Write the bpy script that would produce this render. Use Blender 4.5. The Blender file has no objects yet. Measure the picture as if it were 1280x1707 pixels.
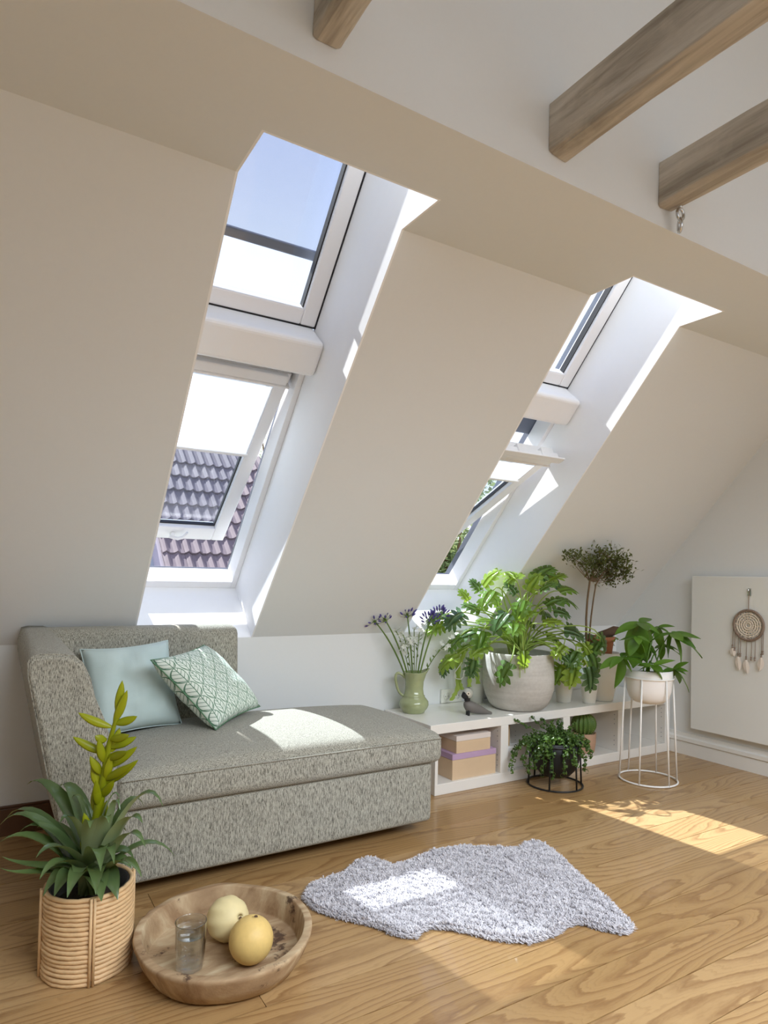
import bpy, bmesh, math, random
from mathutils import Vector, Matrix, noise
C = bpy.context.scene.collection
scene = bpy.context.scene
R = math.radians
# ---------------------------------------------------------------- camera
cd = bpy.data.cameras.new('camera'); cam = bpy.data.objects.new('camera', cd); C.objects.link(cam)
yaw, pitch, roll = R(31.417), R(1.323), R(1.2125)
r0 = Vector((math.cos(yaw), -math.sin(yaw), 0)); f0 = Vector((math.sin(yaw), math.cos(yaw), 0)); u0 = Vector((0, 0, 1))
f1 = f0*math.cos(pitch)+u0*math.sin(pitch); u1 = u0*math.cos(pitch)-f0*math.sin(pitch)
r2 = r0*math.cos(roll)+u1*math.sin(roll); u2 = u1*math.cos(roll)-r0*math.sin(roll)
cam.matrix_world = Matrix(((r2.x, u2.x, -f1.x, 0), (r2.y, u2.y, -f1.y, 0), (r2.z, u2.z, -f1.z, 1.2), (0, 0, 0, 1)))
cd.sensor_fit = 'HORIZONTAL'; cd.sensor_width = 36; cd.lens = 36*1090.9/1280; cd.shift_y = 80.4/1280
cd.clip_start = .05; cd.clip_end = 200
scene.camera = cam
# ---------------------------------------------------------------- sky, sun, added fill lamp behind the camera, exposure
w = bpy.data.worlds.new('world'); scene.world = w; w.use_nodes = True
nt = w.node_tree; nt.nodes.clear(); N = nt.nodes.new; K = nt.links.new
tc = N('ShaderNodeTexCoord'); sp = N('ShaderNodeSeparateXYZ'); K(tc.outputs['Generated'], sp.inputs[0])
rp = N('ShaderNodeValToRGB'); K(sp.outputs['Z'], rp.inputs[0])
e = rp.color_ramp.elements; e[0].position = 0.0; e[0].color = (.80, .86, .95, 1); e[1].position = .95; e[1].color = (.26, .36, .72, 1)
q = e.new(.42); q.color = (.70, .80, 1.0, 1); q = e.new(.72); q.color = (.38, .48, .86, 1)
ns = N('ShaderNodeTexNoise'); ns.inputs['Scale'].default_value = 3.2; ns.inputs['Detail'].default_value = 6; K(tc.outputs['Generated'], ns.inputs['Vector'])
cr = N('ShaderNodeValToRGB'); cr.color_ramp.elements[0].position = .48; cr.color_ramp.elements[1].position = .72; K(ns.outputs['Fac'], cr.inputs[0])
mx = N('ShaderNodeMixRGB'); mx.inputs[2].default_value = (1.0, 1.0, 1.0, 1); K(cr.outputs['Color'], mx.inputs[0]); K(rp.outputs['Color'], mx.inputs[1])
bg = N('ShaderNodeBackground'); bg.inputs['Strength'].default_value = 1.6; K(mx.outputs[0], bg.inputs[0])
wo = N('ShaderNodeOutputWorld'); K(bg.outputs[0], wo.inputs[0])
sl = bpy.data.lights.new('sun', 'SUN'); sl.energy = 13; sl.angle = R(.6); sl.color = (1, .98, .95)
sun = bpy.data.objects.new('sun', sl); C.objects.link(sun)
SUN_DIR = Vector((.36, -1, -1.40)).normalized()
sun.rotation_euler = SUN_DIR.to_track_quat('-Z', 'Y').to_euler(); sun.location = (0, 8, 9)
al = bpy.data.lights.new('fill_light', 'AREA'); al.shape = 'RECTANGLE'; al.size = 3.2; al.size_y = 1.3; al.energy = 112; al.spread = R(136); al.color = (.875, .945, 1)  # added soft lamp out of view, brightens floor and walls
ao = bpy.data.objects.new('fill_light', al); C.objects.link(ao); ao.location = (1.75, -.62, 2.40)
ao.rotation_euler = Vector((.0, .30, -.954)).to_track_quat('-Z', 'Y').to_euler()
vs = scene.view_settings; vs.view_transform = 'Standard'; vs.look = 'None'; vs.gamma = 1; vs.use_curve_mapping = False; vs.exposure = 0.08
scene.display_settings.display_device = 'sRGB'
scene.cycles.use_denoising = True
scene.cycles.max_bounces = 10; scene.cycles.diffuse_bounces = 6; scene.cycles.transparent_max_bounces = 12
scene.cycles.sample_clamp_indirect = 6; scene.cycles.caustics_reflective = False

# ---------------------------------------------------------------- helpers
def V(*a): return Vector(a if len(a) > 1 else a[0])
WL = {}
def wl(o): return WL.get(o.name, Vector((0, 0, 0))) if o else Vector((0, 0, 0))
def tag(o, label=None, cat=None, group=None, kind=None):
    if label: o['label'] = label
    if cat: o['category'] = cat
    if group: o['group'] = group
    if kind: o['kind'] = kind
    return o
def thing(name, label, cat, loc, group=None, kind=None):
    o = bpy.data.objects.new(name, None); C.objects.link(o); o.location = loc; o.empty_display_size = .05
    WL[o.name] = Vector(loc)
    return tag(o, label, cat, group, kind)
class MB:
    def __init__(s): s.v = []; s.f = []; s.m = []; s.uv = None
    def add(s, vs, fs, mi=0):
        b = len(s.v); s.v += [tuple(p) for p in vs]; s.f += [tuple(b+i for i in f) for f in fs]; s.m += [mi]*len(fs); return s
    def box(s, x0, x1, y0, y1, z0, z1, mi=0):
        return s.add([(x0,y0,z0),(x1,y0,z0),(x1,y1,z0),(x0,y1,z0),(x0,y0,z1),(x1,y0,z1),(x1,y1,z1),(x0,y1,z1)],
                     [(0,3,2,1),(4,5,6,7),(0,1,5,4),(1,2,6,5),(2,3,7,6),(3,0,4,7)], mi)
    def hexa(s, P, mi=0):
        return s.add(P, [(0,3,2,1),(4,5,6,7),(0,1,5,4),(1,2,6,5),(2,3,7,6),(3,0,4,7)], mi)
    def prism(s, poly, x0, x1, mi=0):      # poly in (y,z)
        n = len(poly); vs = [(x0, y, z) for y, z in poly]+[(x1, y, z) for y, z in poly]
        fs = [tuple(range(n)), tuple(range(2*n-1, n-1, -1))]+[(i, i+n, (i+1) % n+n, (i+1) % n) for i in range(n)]
        return s.add(vs, fs, mi)
    def tube(s, pts, rad, n=8, cap=True, mi=0, closed=False):
        pts = [Vector(p) for p in pts]; m = len(pts)
        if not hasattr(rad, '__len__'): rad = [rad]*m
        up = Vector((0, 0, 1)); vs = []; prev = None
        for i, p in enumerate(pts):
            if closed: t = pts[(i+1) % m]-pts[i-1]
            else: t = pts[min(i+1, m-1)]-pts[max(i-1, 0)]
            t.normalize()
            if prev is None:
                a = up.cross(t)
                if a.length < .05: a = Vector((1, 0, 0)).cross(t)
            else: a = prev-t*prev.dot(t)
            a.normalize(); prev = a; b = t.cross(a)
            for k in range(n):
                q = 2*math.pi*k/n; vs.append(p+(a*math.cos(q)+b*math.sin(q))*rad[i])
        fs = []
        for i in range(m if closed else m-1):
            j = (i+1) % m
            for k in range(n): fs.append((i*n+k, i*n+(k+1) % n, j*n+(k+1) % n, j*n+k))
        if cap and not closed: fs += [tuple(range(n-1, -1, -1)), tuple(range((m-1)*n, m*n))]
        return s.add(vs, fs, mi)
    def ring(s, c, r, rad, n=40, k=8, mi=0, tilt=None):
        pts = []
        for i in range(n):
            q = 2*math.pi*i/n; p = Vector((math.cos(q)*r, math.sin(q)*r, 0))
            if tilt: p = tilt @ p
            pts.append(Vector(c)+p)
        return s.tube(pts, rad, k, closed=True, mi=mi)
    def lathe(s, prof, c, n=40, mi=0, fn=None):
        c = Vector(c); vs = []; fs = []; idx = []
        for r, z in prof:
            if r < 1e-5: idx.append([len(vs)]); vs.append(c+Vector((0, 0, z)))
            else:
                row = []
                for k in range(n):
                    q = 2*math.pi*k/n; p = Vector((math.cos(q)*r, math.sin(q)*r, z))
                    if fn: p = fn(p, q)
                    row.append(len(vs)); vs.append(c+p)
                idx.append(row)
        for a, b in zip(idx, idx[1:]):
            for k in range(n):
                k2 = (k+1) % n
                if len(a) == 1 and len(b) == 1: continue
                if len(a) == 1: fs.append((a[0], b[k2], b[k]))
                elif len(b) == 1: fs.append((a[k], a[k2], b[0]))
                else: fs.append((a[k], a[k2], b[k2], b[k]))
        return s.add(vs, fs, mi)
    def ball(s, c, r, n=20, m=12, sc=(1, 1, 1), mi=0, fn=None):
        prof = [(math.sin(math.pi*i/m)*r, -math.cos(math.pi*i/m)*r) for i in range(m+1)]
        g = lambda p, q: Vector((p.x*sc[0], p.y*sc[1], p.z*sc[2]))
        prof = [(a, z*sc[2]) for a, z in prof]
        return s.lathe(prof, c, n, mi, (lambda p, q: Vector((p.x*sc[0], p.y*sc[1], p.z))) if not fn else fn)
    def rbox(s, x0, x1, y0, y1, z0, z1, r, crown=0, nn=7, warp=None, mi=0):
        lo = Vector((x0, y0, z0)); hi = Vector((x1, y1, z1))
        def par(a, b):
            L = b-a; es = [0, .12*r, .35*r, .65*r, r]
            mid = [r+(L-2*r)*i/nn for i in range(1, nn)]
            return [a+t for t in es+mid]+[b-t for t in reversed(es)]
        P = [par(lo[i], hi[i]) for i in range(3)]
        for ax in range(3):
            u, v = (ax+1) % 3, (ax+2) % 3
            for side in (0, 1):
                vs = []; nu, nv = len(P[u]), len(P[v])
                for a in P[u]:
                    for b in P[v]:
                        p = Vector((0, 0, 0)); p[u] = a; p[v] = b; p[ax] = (lo, hi)[side][ax]
                        qv = Vector([min(max(p[i], lo[i]+r), hi[i]-r) for i in range(3)])
                        d = p-qv; p = qv+d.normalized()*r if d.length > 1e-9 else p
                        if crown:
                            fx = 1-((p.x-(x0+x1)/2)/((x1-x0)/2))**2; fy = 1-((p.y-(y0+y1)/2)/((y1-y0)/2))**2
                            fz = (p.z-z0)/(z1-z0); p.z += crown*max(fx, 0)**.5*max(fy, 0)**.5*fz
                        vs.append(warp(p) if warp else p)
                fs = []
                for i in range(nu-1):
                    for j in range(nv-1):
                        q4 = (i*nv+j, (i+1)*nv+j, (i+1)*nv+j+1, i*nv+j+1)
                        fs.append(q4 if side else q4[::-1])
                s.add(vs, fs, mi)
        return s
    def mesh(s, name, mats, org=Vector((0, 0, 0)), smooth=False, merge=0):
        me = bpy.data.meshes.new(name)
        me.from_pydata([(x-org.x, y-org.y, z-org.z) for x, y, z in s.v], [], s.f)
        for m_ in (mats if isinstance(mats, (list, tuple)) else [mats]): me.materials.append(m_)
        if any(s.m): me.polygons.foreach_set('material_index', s.m)
        if merge:
            b = bmesh.new(); b.from_mesh(me); bmesh.ops.remove_doubles(b, verts=b.verts, dist=merge); b.to_mesh(me); b.free()
        if smooth: me.polygons.foreach_set('use_smooth', [True]*len(me.polygons))
        me.update(); return me
    def build(s, name, mats, parent=None, smooth=False, bevel=0, seg=2, merge=0, own=False, fixn=False):
        # own: give the object its own origin at its lowest middle
        org = wl(parent).copy() if parent else Vector((0, 0, 0))
        me = s.mesh(name, mats, org, smooth, merge)
        if fixn:
            b = bmesh.new(); b.from_mesh(me); bmesh.ops.recalc_face_normals(b, faces=b.faces); b.to_mesh(me); b.free()
        o = bpy.data.objects.new(name, me); C.objects.link(o)
        if parent: o.parent = parent
        WL[o.name] = org
        if bevel:
            md = o.modifiers.new('bevel', 'BEVEL'); md.width = bevel; md.segments = seg; md.limit_method = 'ANGLE'; md.angle_limit = R(40)
            if smooth:
                pass
        return o
def inst(name, me, parent, pos, M=None, sc=1.0):
    o = bpy.data.objects.new(name, me); C.objects.link(o)
    if parent: o.parent = parent
    T = Matrix.Translation(Vector(pos)-wl(parent))
    if M: T = T @ M.to_4x4()
    S = Matrix.Diagonal((sc, sc, sc, 1)) if not hasattr(sc, '__len__') else Matrix.Diagonal((sc[0], sc[1], sc[2], 1))
    o.matrix_local = T @ S
    return o
def frame_of(d, n):     # columns x,y,z with y along d, z near n
    y = Vector(d).normalized(); z = Vector(n); z = z-y*z.dot(y)
    if z.length < 1e-4: z = Vector((1, 0, 0))-y*y.x
    z.normalize(); x = y.cross(z)
    return Matrix(((x.x, y.x, z.x), (x.y, y.y, z.y), (x.z, y.z, z.z)))
def bez(p0, p1, p2, n=8):
    p0, p1, p2 = Vector(p0), Vector(p1), Vector(p2)
    return [p0*(1-t)**2+p1*2*t*(1-t)+p2*t*t for t in [i/n for i in range(n+1)]]
def bez3(p0, p1, p2, p3, n=10):
    p0, p1, p2, p3 = map(Vector, (p0, p1, p2, p3))
    return [p0*(1-t)**3+p1*3*t*(1-t)**2+p2*3*t*t*(1-t)+p3*t**3 for t in [i/n for i in range(n+1)]]
E0, ES, EN = Vector((0, 3.403, .85)), Vector((0, -.669, .744)), Vector((0, .744, .669))
def SL(x, s, d): return Vector((x, E0.y-.669*s+.744*d, E0.z+.744*s+.669*d))
def slbox(m, x0, x1, s0, s1, d0, d1, mi=0):
    return m.hexa([SL(x0, s0, d0), SL(x1, s0, d0), SL(x1, s0, d1), SL(x0, s0, d1), SL(x0, s1, d0), SL(x1, s1, d0), SL(x1, s1, d1), SL(x0, s1, d1)], mi)

# ---------------------------------------------------------------- materials
def srgb(r, g, b):
    f = lambda c: (c/255/12.92) if c/255 <= .04045 else ((c/255+.055)/1.055)**2.4
    return (f(r), f(g), f(b), 1)
class NT:
    def __init__(s, name):
        s.mat = bpy.data.materials.new(name); s.mat.use_nodes = True; s.t = s.mat.node_tree; s.t.nodes.clear()
        s.out = s.t.nodes.new('ShaderNodeOutputMaterial')
    def n(s, ty, **k):
        o = s.t.nodes.new('ShaderNode'+ty)
        for a, b in k.items():
            if a in o.inputs.keys() if hasattr(o, 'inputs') else False: s.set(o.inputs[a], b)
            else: setattr(o, a, b)
        return o
    def set(s, inp, val):
        if isinstance(val, bpy.types.NodeSocket): s.t.links.new(val, inp)
        else: inp.default_value = val
    def math(s, op, a, b=None, c=None):
        o = s.t.nodes.new('ShaderNodeMath'); o.operation = op; s.set(o.inputs[0], a)
        if b is not None: s.set(o.inputs[1], b)
        if c is not None: s.set(o.inputs[2], c)
        return o.outputs[0]
    def mix(s, f, a, b, mode='MIX'):
        o = s.t.nodes.new('ShaderNodeMixRGB'); o.blend_type = mode; s.set(o.inputs[0], f); s.set(o.inputs[1], a); s.set(o.inputs[2], b); return o.outputs[0]
    def ramp(s, f, stops, interp='LINEAR'):
        o = s.t.nodes.new('ShaderNodeValToRGB'); s.set(o.inputs[0], f); el = o.color_ramp.elements; o.color_ramp.interpolation = interp
        while len(el) < len(stops): el.new(.5)
        for e_, (p, c) in zip(el, stops): e_.position = p; e_.color = c if hasattr(c, '__len__') else (c, c, c, 1)
        return o.outputs[0]
    def noise(s, vec, scale, detail=3, rough=.55, dist=0):
        o = s.t.nodes.new('ShaderNodeTexNoise'); s.set(o.inputs['Scale'], scale); s.set(o.inputs['Detail'], detail); s.set(o.inputs['Roughness'], rough); s.set(o.inputs['Distortion'], dist)
        if vec is not None: s.set(o.inputs['Vector'], vec)
        return o.outputs['Fac']
    def obj(s): return s.t.nodes.new('ShaderNodeTexCoord').outputs['Object']
    def uv(s): return s.t.nodes.new('ShaderNodeTexCoord').outputs['UV']
    def pos(s): return s.t.nodes.new('ShaderNodeNewGeometry').outputs['Position']
    def rnd(s): return s.t.nodes.new('ShaderNodeObjectInfo').outputs['Random']
    def sep(s, v):
        o = s.t.nodes.new('ShaderNodeSeparateXYZ'); s.set(o.inputs[0], v); return o.outputs
    def comb(s, x, y, z):
        o = s.t.nodes.new('ShaderNodeCombineXYZ'); s.set(o.inputs[0], x); s.set(o.inputs[1], y); s.set(o.inputs[2], z); return o.outputs[0]
    def scale(s, v, sc, off=(0, 0, 0)):
        o = s.t.nodes.new('ShaderNodeMapping'); s.set(o.inputs[0], v); o.inputs['Scale'].default_value = sc; o.inputs['Location'].default_value = off; return o.outputs[0]
    def bump(s, h, st=.3, d=.01):
        o = s.t.nodes.new('ShaderNodeBump'); s.set(o.inputs['Height'], h); o.inputs['Strength'].default_value = st; o.inputs['Distance'].default_value = d; return o.outputs[0]
    def bsdf(s, col, rough=.5, metal=0, normal=None, spec=.5, coat=0, trans=0, ior=1.45, sheen=0):
        o = s.t.nodes.new('ShaderNodeBsdfPrincipled'); s.set(o.inputs['Base Color'], col); s.set(o.inputs['Roughness'], rough); s.set(o.inputs['Metallic'], metal)
        s.set(o.inputs['Specular IOR Level'], spec); s.set(o.inputs['Coat Weight'], coat); s.set(o.inputs['Transmission Weight'], trans); s.set(o.inputs['IOR'], ior); s.set(o.inputs['Sheen Weight'], sheen)
        if normal is not None: s.set(o.inputs['Normal'], normal)
        return o.outputs[0]
    def done(s, sh):
        s.t.links.new(sh, s.out.inputs[0]); return s.mat
    def shmix(s, f, a, b):
        o = s.t.nodes.new('ShaderNodeMixShader'); s.set(o.inputs[0], f); s.t.links.new(a, o.inputs[1]); s.t.links.new(b, o.inputs[2]); return o.outputs[0]
def plain(name, col, rough=.5, metal=0, var=.06, scale=20, bump=0, spec=.5, coat=0):
    t = NT(name); nz = t.noise(t.pos(), scale, 4)
    c2 = tuple(min(1, c*(1+var)) for c in col[:3])+(1,); c1 = tuple(c*(1-var) for c in col[:3])+(1,)
    nrm = t.bump(nz, bump, .004) if bump else None
    return t.done(t.bsdf(t.mix(nz, c1, c2), rough, metal, nrm, spec, coat))
def leafmat(name, dark, light, rough=.35, trans=.45, tcol=None, vein=True):
    t = NT(name); nz = t.noise(t.pos(), 14, 2); rn = t.rnd()
    f = t.math('ADD', t.math('MULTIPLY', nz, .5), t.math('MULTIPLY', rn, .5))
    c = t.mix(f, dark, light)
    g = t.bsdf(c, rough, spec=.55)
    tr = t.n('BsdfTranslucent'); t.set(tr.inputs[0], tcol or light)
    return t.done(t.shmix(trans, g, tr.outputs[0]))
def glassmat(name, tint=(1, 1, 1, 1), refl=1.0):
    t = NT(name); tr = t.n('BsdfTransparent'); t.set(tr.inputs[0], tint); gl = t.n('BsdfGlossy'); gl.inputs['Roughness'].default_value = .02
    fr = t.n('LayerWeight'); f5 = t.math('POWER', fr.outputs['Facing'], 4.0)
    return t.done(t.shmix(t.math('MULTIPLY', t.math('MULTIPLY_ADD', f5, .5, .03), refl), tr.outputs[0], gl.outputs[0]))

M = {}
M['wall'] = plain('wall_paint', (.765, .785, .79, 1), .85, var=.012, scale=60, bump=.03, spec=.2)
M['white'] = plain('white_lacquer', (.90, .90, .91, 1), .35, var=.01)
M['lining'] = plain('lining_paint', (.93, .935, .945, 1), .55, var=.012, spec=.3)
M['shelfw'] = plain('white_melamine', (.83, .81, .77, 1), .22, var=.01)
M['panel'] = plain('panel_enamel', (.79, .80, .78, 1), .12, var=.01, spec=.5)
M['skirt'] = plain('white_skirting', (.78, .77, .74, 1), .4, var=.015)
M['skirtwood'] = plain('brown_skirting', srgb(96, 66, 46), .4, var=.25, scale=12)
M['dark'] = plain('black_rubber', (.015, .015, .02, 1), .5)
M['black'] = plain('black_metal', (.012, .012, .013, 1), .45)
M['blackpot'] = plain('black_ceramic', (.010, .010, .011, 1), .55)
M['whitewire'] = plain('white_wire', (.87, .86, .84, 1), .4)
M['pinkwhite'] = plain('soft_white_pot', (.88, .86, .85, 1), .45, var=.01)
M['potwhite'] = plain('white_glaze', (.82, .82, .78, 1), .3, var=.01)
M['soil'] = plain('soil', (.045, .030, .020, 1), .95, var=.5, scale=140, bump=.8)
M['metal'] = plain('steel', (.6, .6, .6, 1), .25, metal=1)
M['grey_clad'] = plain('grey_cladding', srgb(92, 98, 112), .45)
M['purple'] = None
def m_floor():
    t = NT('pine_boards'); rn = t.rnd(); p = t.sep(t.pos())
    off = t.math('MULTIPLY', rn, 40.0)
    x = t.math('ADD', p[0], off); y = t.math('ADD', p[1], t.math('MULTIPLY', rn, 7.3))
    n1 = t.noise(t.comb(t.math('MULTIPLY', x, .72), t.math('MULTIPLY', y, 4.6), off), 1.0, 1.5, .45)
    n2 = t.noise(t.comb(t.math('MULTIPLY', x, 7.0), t.math('MULTIPLY', y, 34.0), off), 1.0, 3, .6)
    ph = t.math('ADD', t.math('MULTIPLY', n1, 17.0), t.math('MULTIPLY', y, 26.0))
    ph = t.math('ADD', ph, t.math('MULTIPLY', n2, .75))
    fr = t.math('FRACT', ph)
    band = t.ramp(fr, [(0.0, 0.0), (.48, .02), (.76, .5), (.90, 1.0), (.955, .5), (1.0, 0.0)])
    ph2 = t.math('FRACT', t.math('MULTIPLY', ph, 4.0)); fine = t.ramp(ph2, [(0.0, 0.0), (.6, .1), (.9, 1.0), (1.0, 0.0)])
    big = t.noise(t.comb(t.math('MULTIPLY', x, 1.0), t.math('MULTIPLY', y, 3.0), off), 1.0, 2)
    light = t.mix(rn, srgb(186, 153, 108), srgb(168, 134, 88)); darkc = t.mix(big, srgb(106, 70, 38), srgb(130, 92, 54))
    c = t.mix(t.math('MULTIPLY', band, .64), light, darkc)
    c = t.mix(t.math('MULTIPLY', fine, .22), c, darkc)
    fib = t.noise(t.comb(t.math('MULTIPLY', x, 12.0), t.math('MULTIPLY', y, 420.0), off), 1.0, 2)
    c = t.mix(t.math('MULTIPLY', fib, .12), c, srgb(146, 100, 60))
    rg = t.math('ADD', .26, t.math('MULTIPLY', fib, .10))
    return t.done(t.bsdf(c, rg, normal=t.bump(t.math('ADD', t.math('MULTIPLY', band, .4), fib), .06, .002), spec=.5, coat=.25))
M['floor'] = m_floor()
def m_beam():
    t = NT('old_timber'); o = t.obj(); rn = t.rnd()
    n1 = t.noise(t.scale(o, (14, 1.6, 14)), 1.0, 5, .65, .6); n2 = t.noise(t.scale(o, (60, 4, 60)), 1.0, 3); n3 = t.noise(o, 5.0, 4, .6)
    c = t.ramp(n1, [(.3, srgb(150, 143, 132)), (.5, srgb(186, 178, 166)), (.72, srgb(210, 204, 194))])
    c = t.mix(t.ramp(n2, [(.5, 0.0), (.75, .5)]), c, srgb(128, 116, 102)); c = t.mix(t.ramp(n3, [(.55, 0.0), (.72, .55)]), c, srgb(216, 206, 190))
    return t.done(t.bsdf(c, .85, normal=t.bump(t.math('ADD', n1, n2), .5, .006), spec=.2))
M['beam'] = m_beam()
def m_tray():
    t = NT('rough_teak'); o = t.obj()
    n1 = t.noise(t.scale(o, (3, 11, 6)), 1.0, 5, .6, 1.2); n2 = t.noise(t.scale(o, (8, 30, 10)), 1.0, 4); n3 = t.noise(o, 9, 5, .7)
    c = t.ramp(n1, [(.3, srgb(134, 106, 78)), (.5, srgb(174, 148, 116)), (.7, srgb(204, 186, 154))])
    c = t.mix(t.ramp(n2, [(.52, 0.0), (.7, .4)]), c, srgb(128, 92, 62)); c = t.mix(t.ramp(n3, [(.60, 0.0), (.66, .85)]), c, srgb(70, 50, 42))
    return t.done(t.bsdf(c, .75, normal=t.bump(t.math('ADD', n2, n3), .45, .006), spec=.25))
M['tray'] = m_tray()
def m_tweed(name='grey_tweed', a=srgb(192, 188, 175), b=srgb(78, 76, 69)):
    t = NT(name); p = t.pos()
    n1 = t.noise(t.scale(p, (480, 480, 62)), 1.0, 2, .6); n2 = t.noise(t.scale(p, (210, 210, 420)), 1.0, 2); n3 = t.noise(p, 380, 1)
    v = t.math('ADD', t.math('MULTIPLY', n1, .66), t.math('ADD', t.math('MULTIPLY', n2, .18), t.math('MULTIPLY', n3, .16)))
    c = t.ramp(v, [(.37, b), (.45, srgb(134, 132, 122)), (.55, srgb(174, 172, 160)), (.65, a)])
    return t.done(t.bsdf(c, .95, normal=t.bump(v, .5, .004), spec=.1, sheen=.15))
M['tweed'] = m_tweed()
def m_cloth(name, a, b):
    t = NT(name); p = t.pos(); n1 = t.noise(p, 300, 2); n2 = t.noise(p, 9, 3)
    return t.done(t.bsdf(t.mix(n2, a, b), .9, normal=t.bump(t.math('ADD', t.math('MULTIPLY', n1, .2), n2), .25, .006), spec=.1, sheen=.2))
M['bluecloth'] = m_cloth('pale_blue_cotton', srgb(186, 206, 204), srgb(200, 216, 216))
def m_leafprint():
    t = NT('leaf_print'); u = t.sep(t.uv()); NX, NY = 9.0, 5.0
    x = t.math('MULTIPLY', u[0], NX); col = t.math('FLOOR', x); fx = t.math('SUBTRACT', t.math('FRACT', x), .5); ax = t.math('ABSOLUTE', fx)
    par = t.math('MULTIPLY', t.math('MODULO', col, 2.0), .5)
    y = t.math('ADD', t.math('MULTIPLY', u[1], NY), par); fy = t.math('FRACT', y)
    # midrib, chevron veins, S-shaped leaf edge
    mid = t.math('LESS_THAN', ax, .035)
    vein = t.math('LESS_THAN', t.math('FRACT', t.math('ADD', t.math('MULTIPLY', fy, 4.0), t.math('MULTIPLY', ax, -2.6))), .15)
    half = t.math('MULTIPLY', t.math('POWER', t.math('SINE', t.math('MULTIPLY', fy, math.pi)), .55), .49)
    edge = t.math('LESS_THAN', t.math('ABSOLUTE', t.math('SUBTRACT', ax, half)), .05)
    ins = t.math('LESS_THAN', ax, half)
    ln = t.math('MAXIMUM', edge, t.math('MULTIPLY', ins, t.math('MAXIMUM', mid, vein)))
    c = t.mix(ln, srgb(222, 232, 224), srgb(96, 134, 112))
    return t.done(t.bsdf(c, .85, spec=.1, sheen=.1))
M['leafprint'] = m_leafprint()
def m_rug():
    t = NT('sheepskin'); p = t.pos(); n1 = t.noise(p, 120, 3); n2 = t.noise(p, 10, 2)
    c = t.ramp(t.math('ADD', t.math('MULTIPLY', n1, .7), t.math('MULTIPLY', n2, .3)), [(.3, srgb(186, 183, 188)), (.5, srgb(212, 209, 214)), (.7, srgb(234, 232, 235))])
    return t.done(t.bsdf(c, .95, spec=.1, sheen=.3))
M['rug'] = m_rug()
M['rattan'] = plain('rattan_cane', srgb(214, 180, 136), .5, var=.24, scale=45, bump=.2)
M['melonp'] = plain('pale_melon_rind', srgb(226, 210, 160), .55, var=.12, scale=25, bump=.3)
M['melony'] = plain('yellow_melon_rind', srgb(224, 192, 120), .5, var=.10, scale=60, bump=.15)
def m_concrete():
    t = NT('grey_concrete'); p = t.pos(); n = t.noise(t.scale(p, (3, 3, 30)), 1.0, 4); n2 = t.noise(p, 60, 3)
    return t.done(t.bsdf(t.ramp(t.math('ADD', t.math('MULTIPLY', n, .7), t.math('MULTIPLY', n2, .3)), [(.3, srgb(176, 172, 166)), (.7, srgb(206, 203, 198))]), .6, normal=t.bump(n, .1, .004), spec=.35))
M['concrete'] = m_concrete()
M['celadon'] = plain('sage_green_glaze', srgb(158, 166, 124), .18, var=.14, scale=30, spec=.6, coat=.4)
M['terracotta'] = plain('terracotta', srgb(172, 112, 78), .8, var=.15, scale=25, bump=.3)
M['cactuspot'] = plain('rosy_clay', srgb(186, 150, 124), .7, var=.14, scale=18, bump=.25)
M['birchply'] = plain('pale_plywood', srgb(214, 188, 156), .6, var=.07, scale=9)
M['lilac'] = plain('lilac_paint', srgb(186, 158, 190), .55, var=.03)
M['lidwhite'] = plain('pinkish_white_paint', srgb(224, 214, 208), .55, var=.03)
M['tan'] = plain('tan_card', srgb(188, 160, 124), .8, var=.05)
M['bird'] = plain('grey_painted_wood', srgb(106, 102, 98), .5, var=.05)
M['birdhead'] = plain('pale_grey_painted_wood', srgb(176, 176, 166), .5, var=.04)
M['cream'] = plain('cream_paint', srgb(214, 204, 184), .5, var=.03)
M['outlet'] = plain('outlet_plastic', srgb(226, 226, 218), .35, var=.01)
M['driftwood'] = plain('brown_bark', srgb(92, 70, 54), .9, var=.3, scale=30, bump=.6)
M['bark'] = plain('thin_bark', srgb(116, 94, 70), .85, var=.25, scale=40, bump=.4)
M['cord'] = plain('brown_suede', srgb(142, 124, 110), .9, var=.15)
M['crochet'] = plain('cream_thread', srgb(224, 212, 196), .9, var=.05)
M['feather'] = plain('pale_feather', srgb(228, 218, 208), .9, var=.06)
def m_philo():
    t = NT('philodendron_leaf'); nz = t.noise(t.pos(), 14, 2); rn = t.rnd()
    c = t.ramp(rn, [(0.0, srgb(58, 84, 66)), (.3, srgb(66, 100, 52)), (.6, srgb(92, 132, 52)), (1.0, srgb(150, 178, 70))])
    c = t.mix(t.math('MULTIPLY', nz, .35), c, srgb(120, 150, 70))
    tr = t.n('BsdfTranslucent'); t.set(tr.inputs[0], t.ramp(rn, [(0.0, srgb(120, 165, 60)), (1.0, srgb(196, 220, 70))]))
    return t.done(t.shmix(t.ramp(rn, [(0.0, .22), (1.0, .5)]), t.bsdf(c, .2, spec=.75), tr.outputs[0]))
M['philo'] = m_philo()
M['philostem'] = leafmat('philodendron_stalk', srgb(128, 158, 70), srgb(176, 196, 100), .4, .25, srgb(190, 210, 90))
def m_brom():
    t = NT('bromeliad_leaf'); rn = t.rnd(); nz = t.noise(t.pos(), 20, 3)
    c = t.mix(t.math('MULTIPLY', nz, .6), t.mix(rn, srgb(58, 84, 50), srgb(92, 116, 66)), srgb(112, 132, 88))
    back = t.t.nodes.new('ShaderNodeNewGeometry').outputs['Backfacing']
    c = t.mix(t.math('MULTIPLY', back, .75), c, srgb(160, 170, 126))
    tr = t.n('BsdfTranslucent'); t.set(tr.inputs[0], srgb(120, 160, 70))
    return t.done(t.shmix(.15, t.bsdf(c, .22, spec=.8), tr.outputs[0]))
M['brom'] = m_brom()
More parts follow.
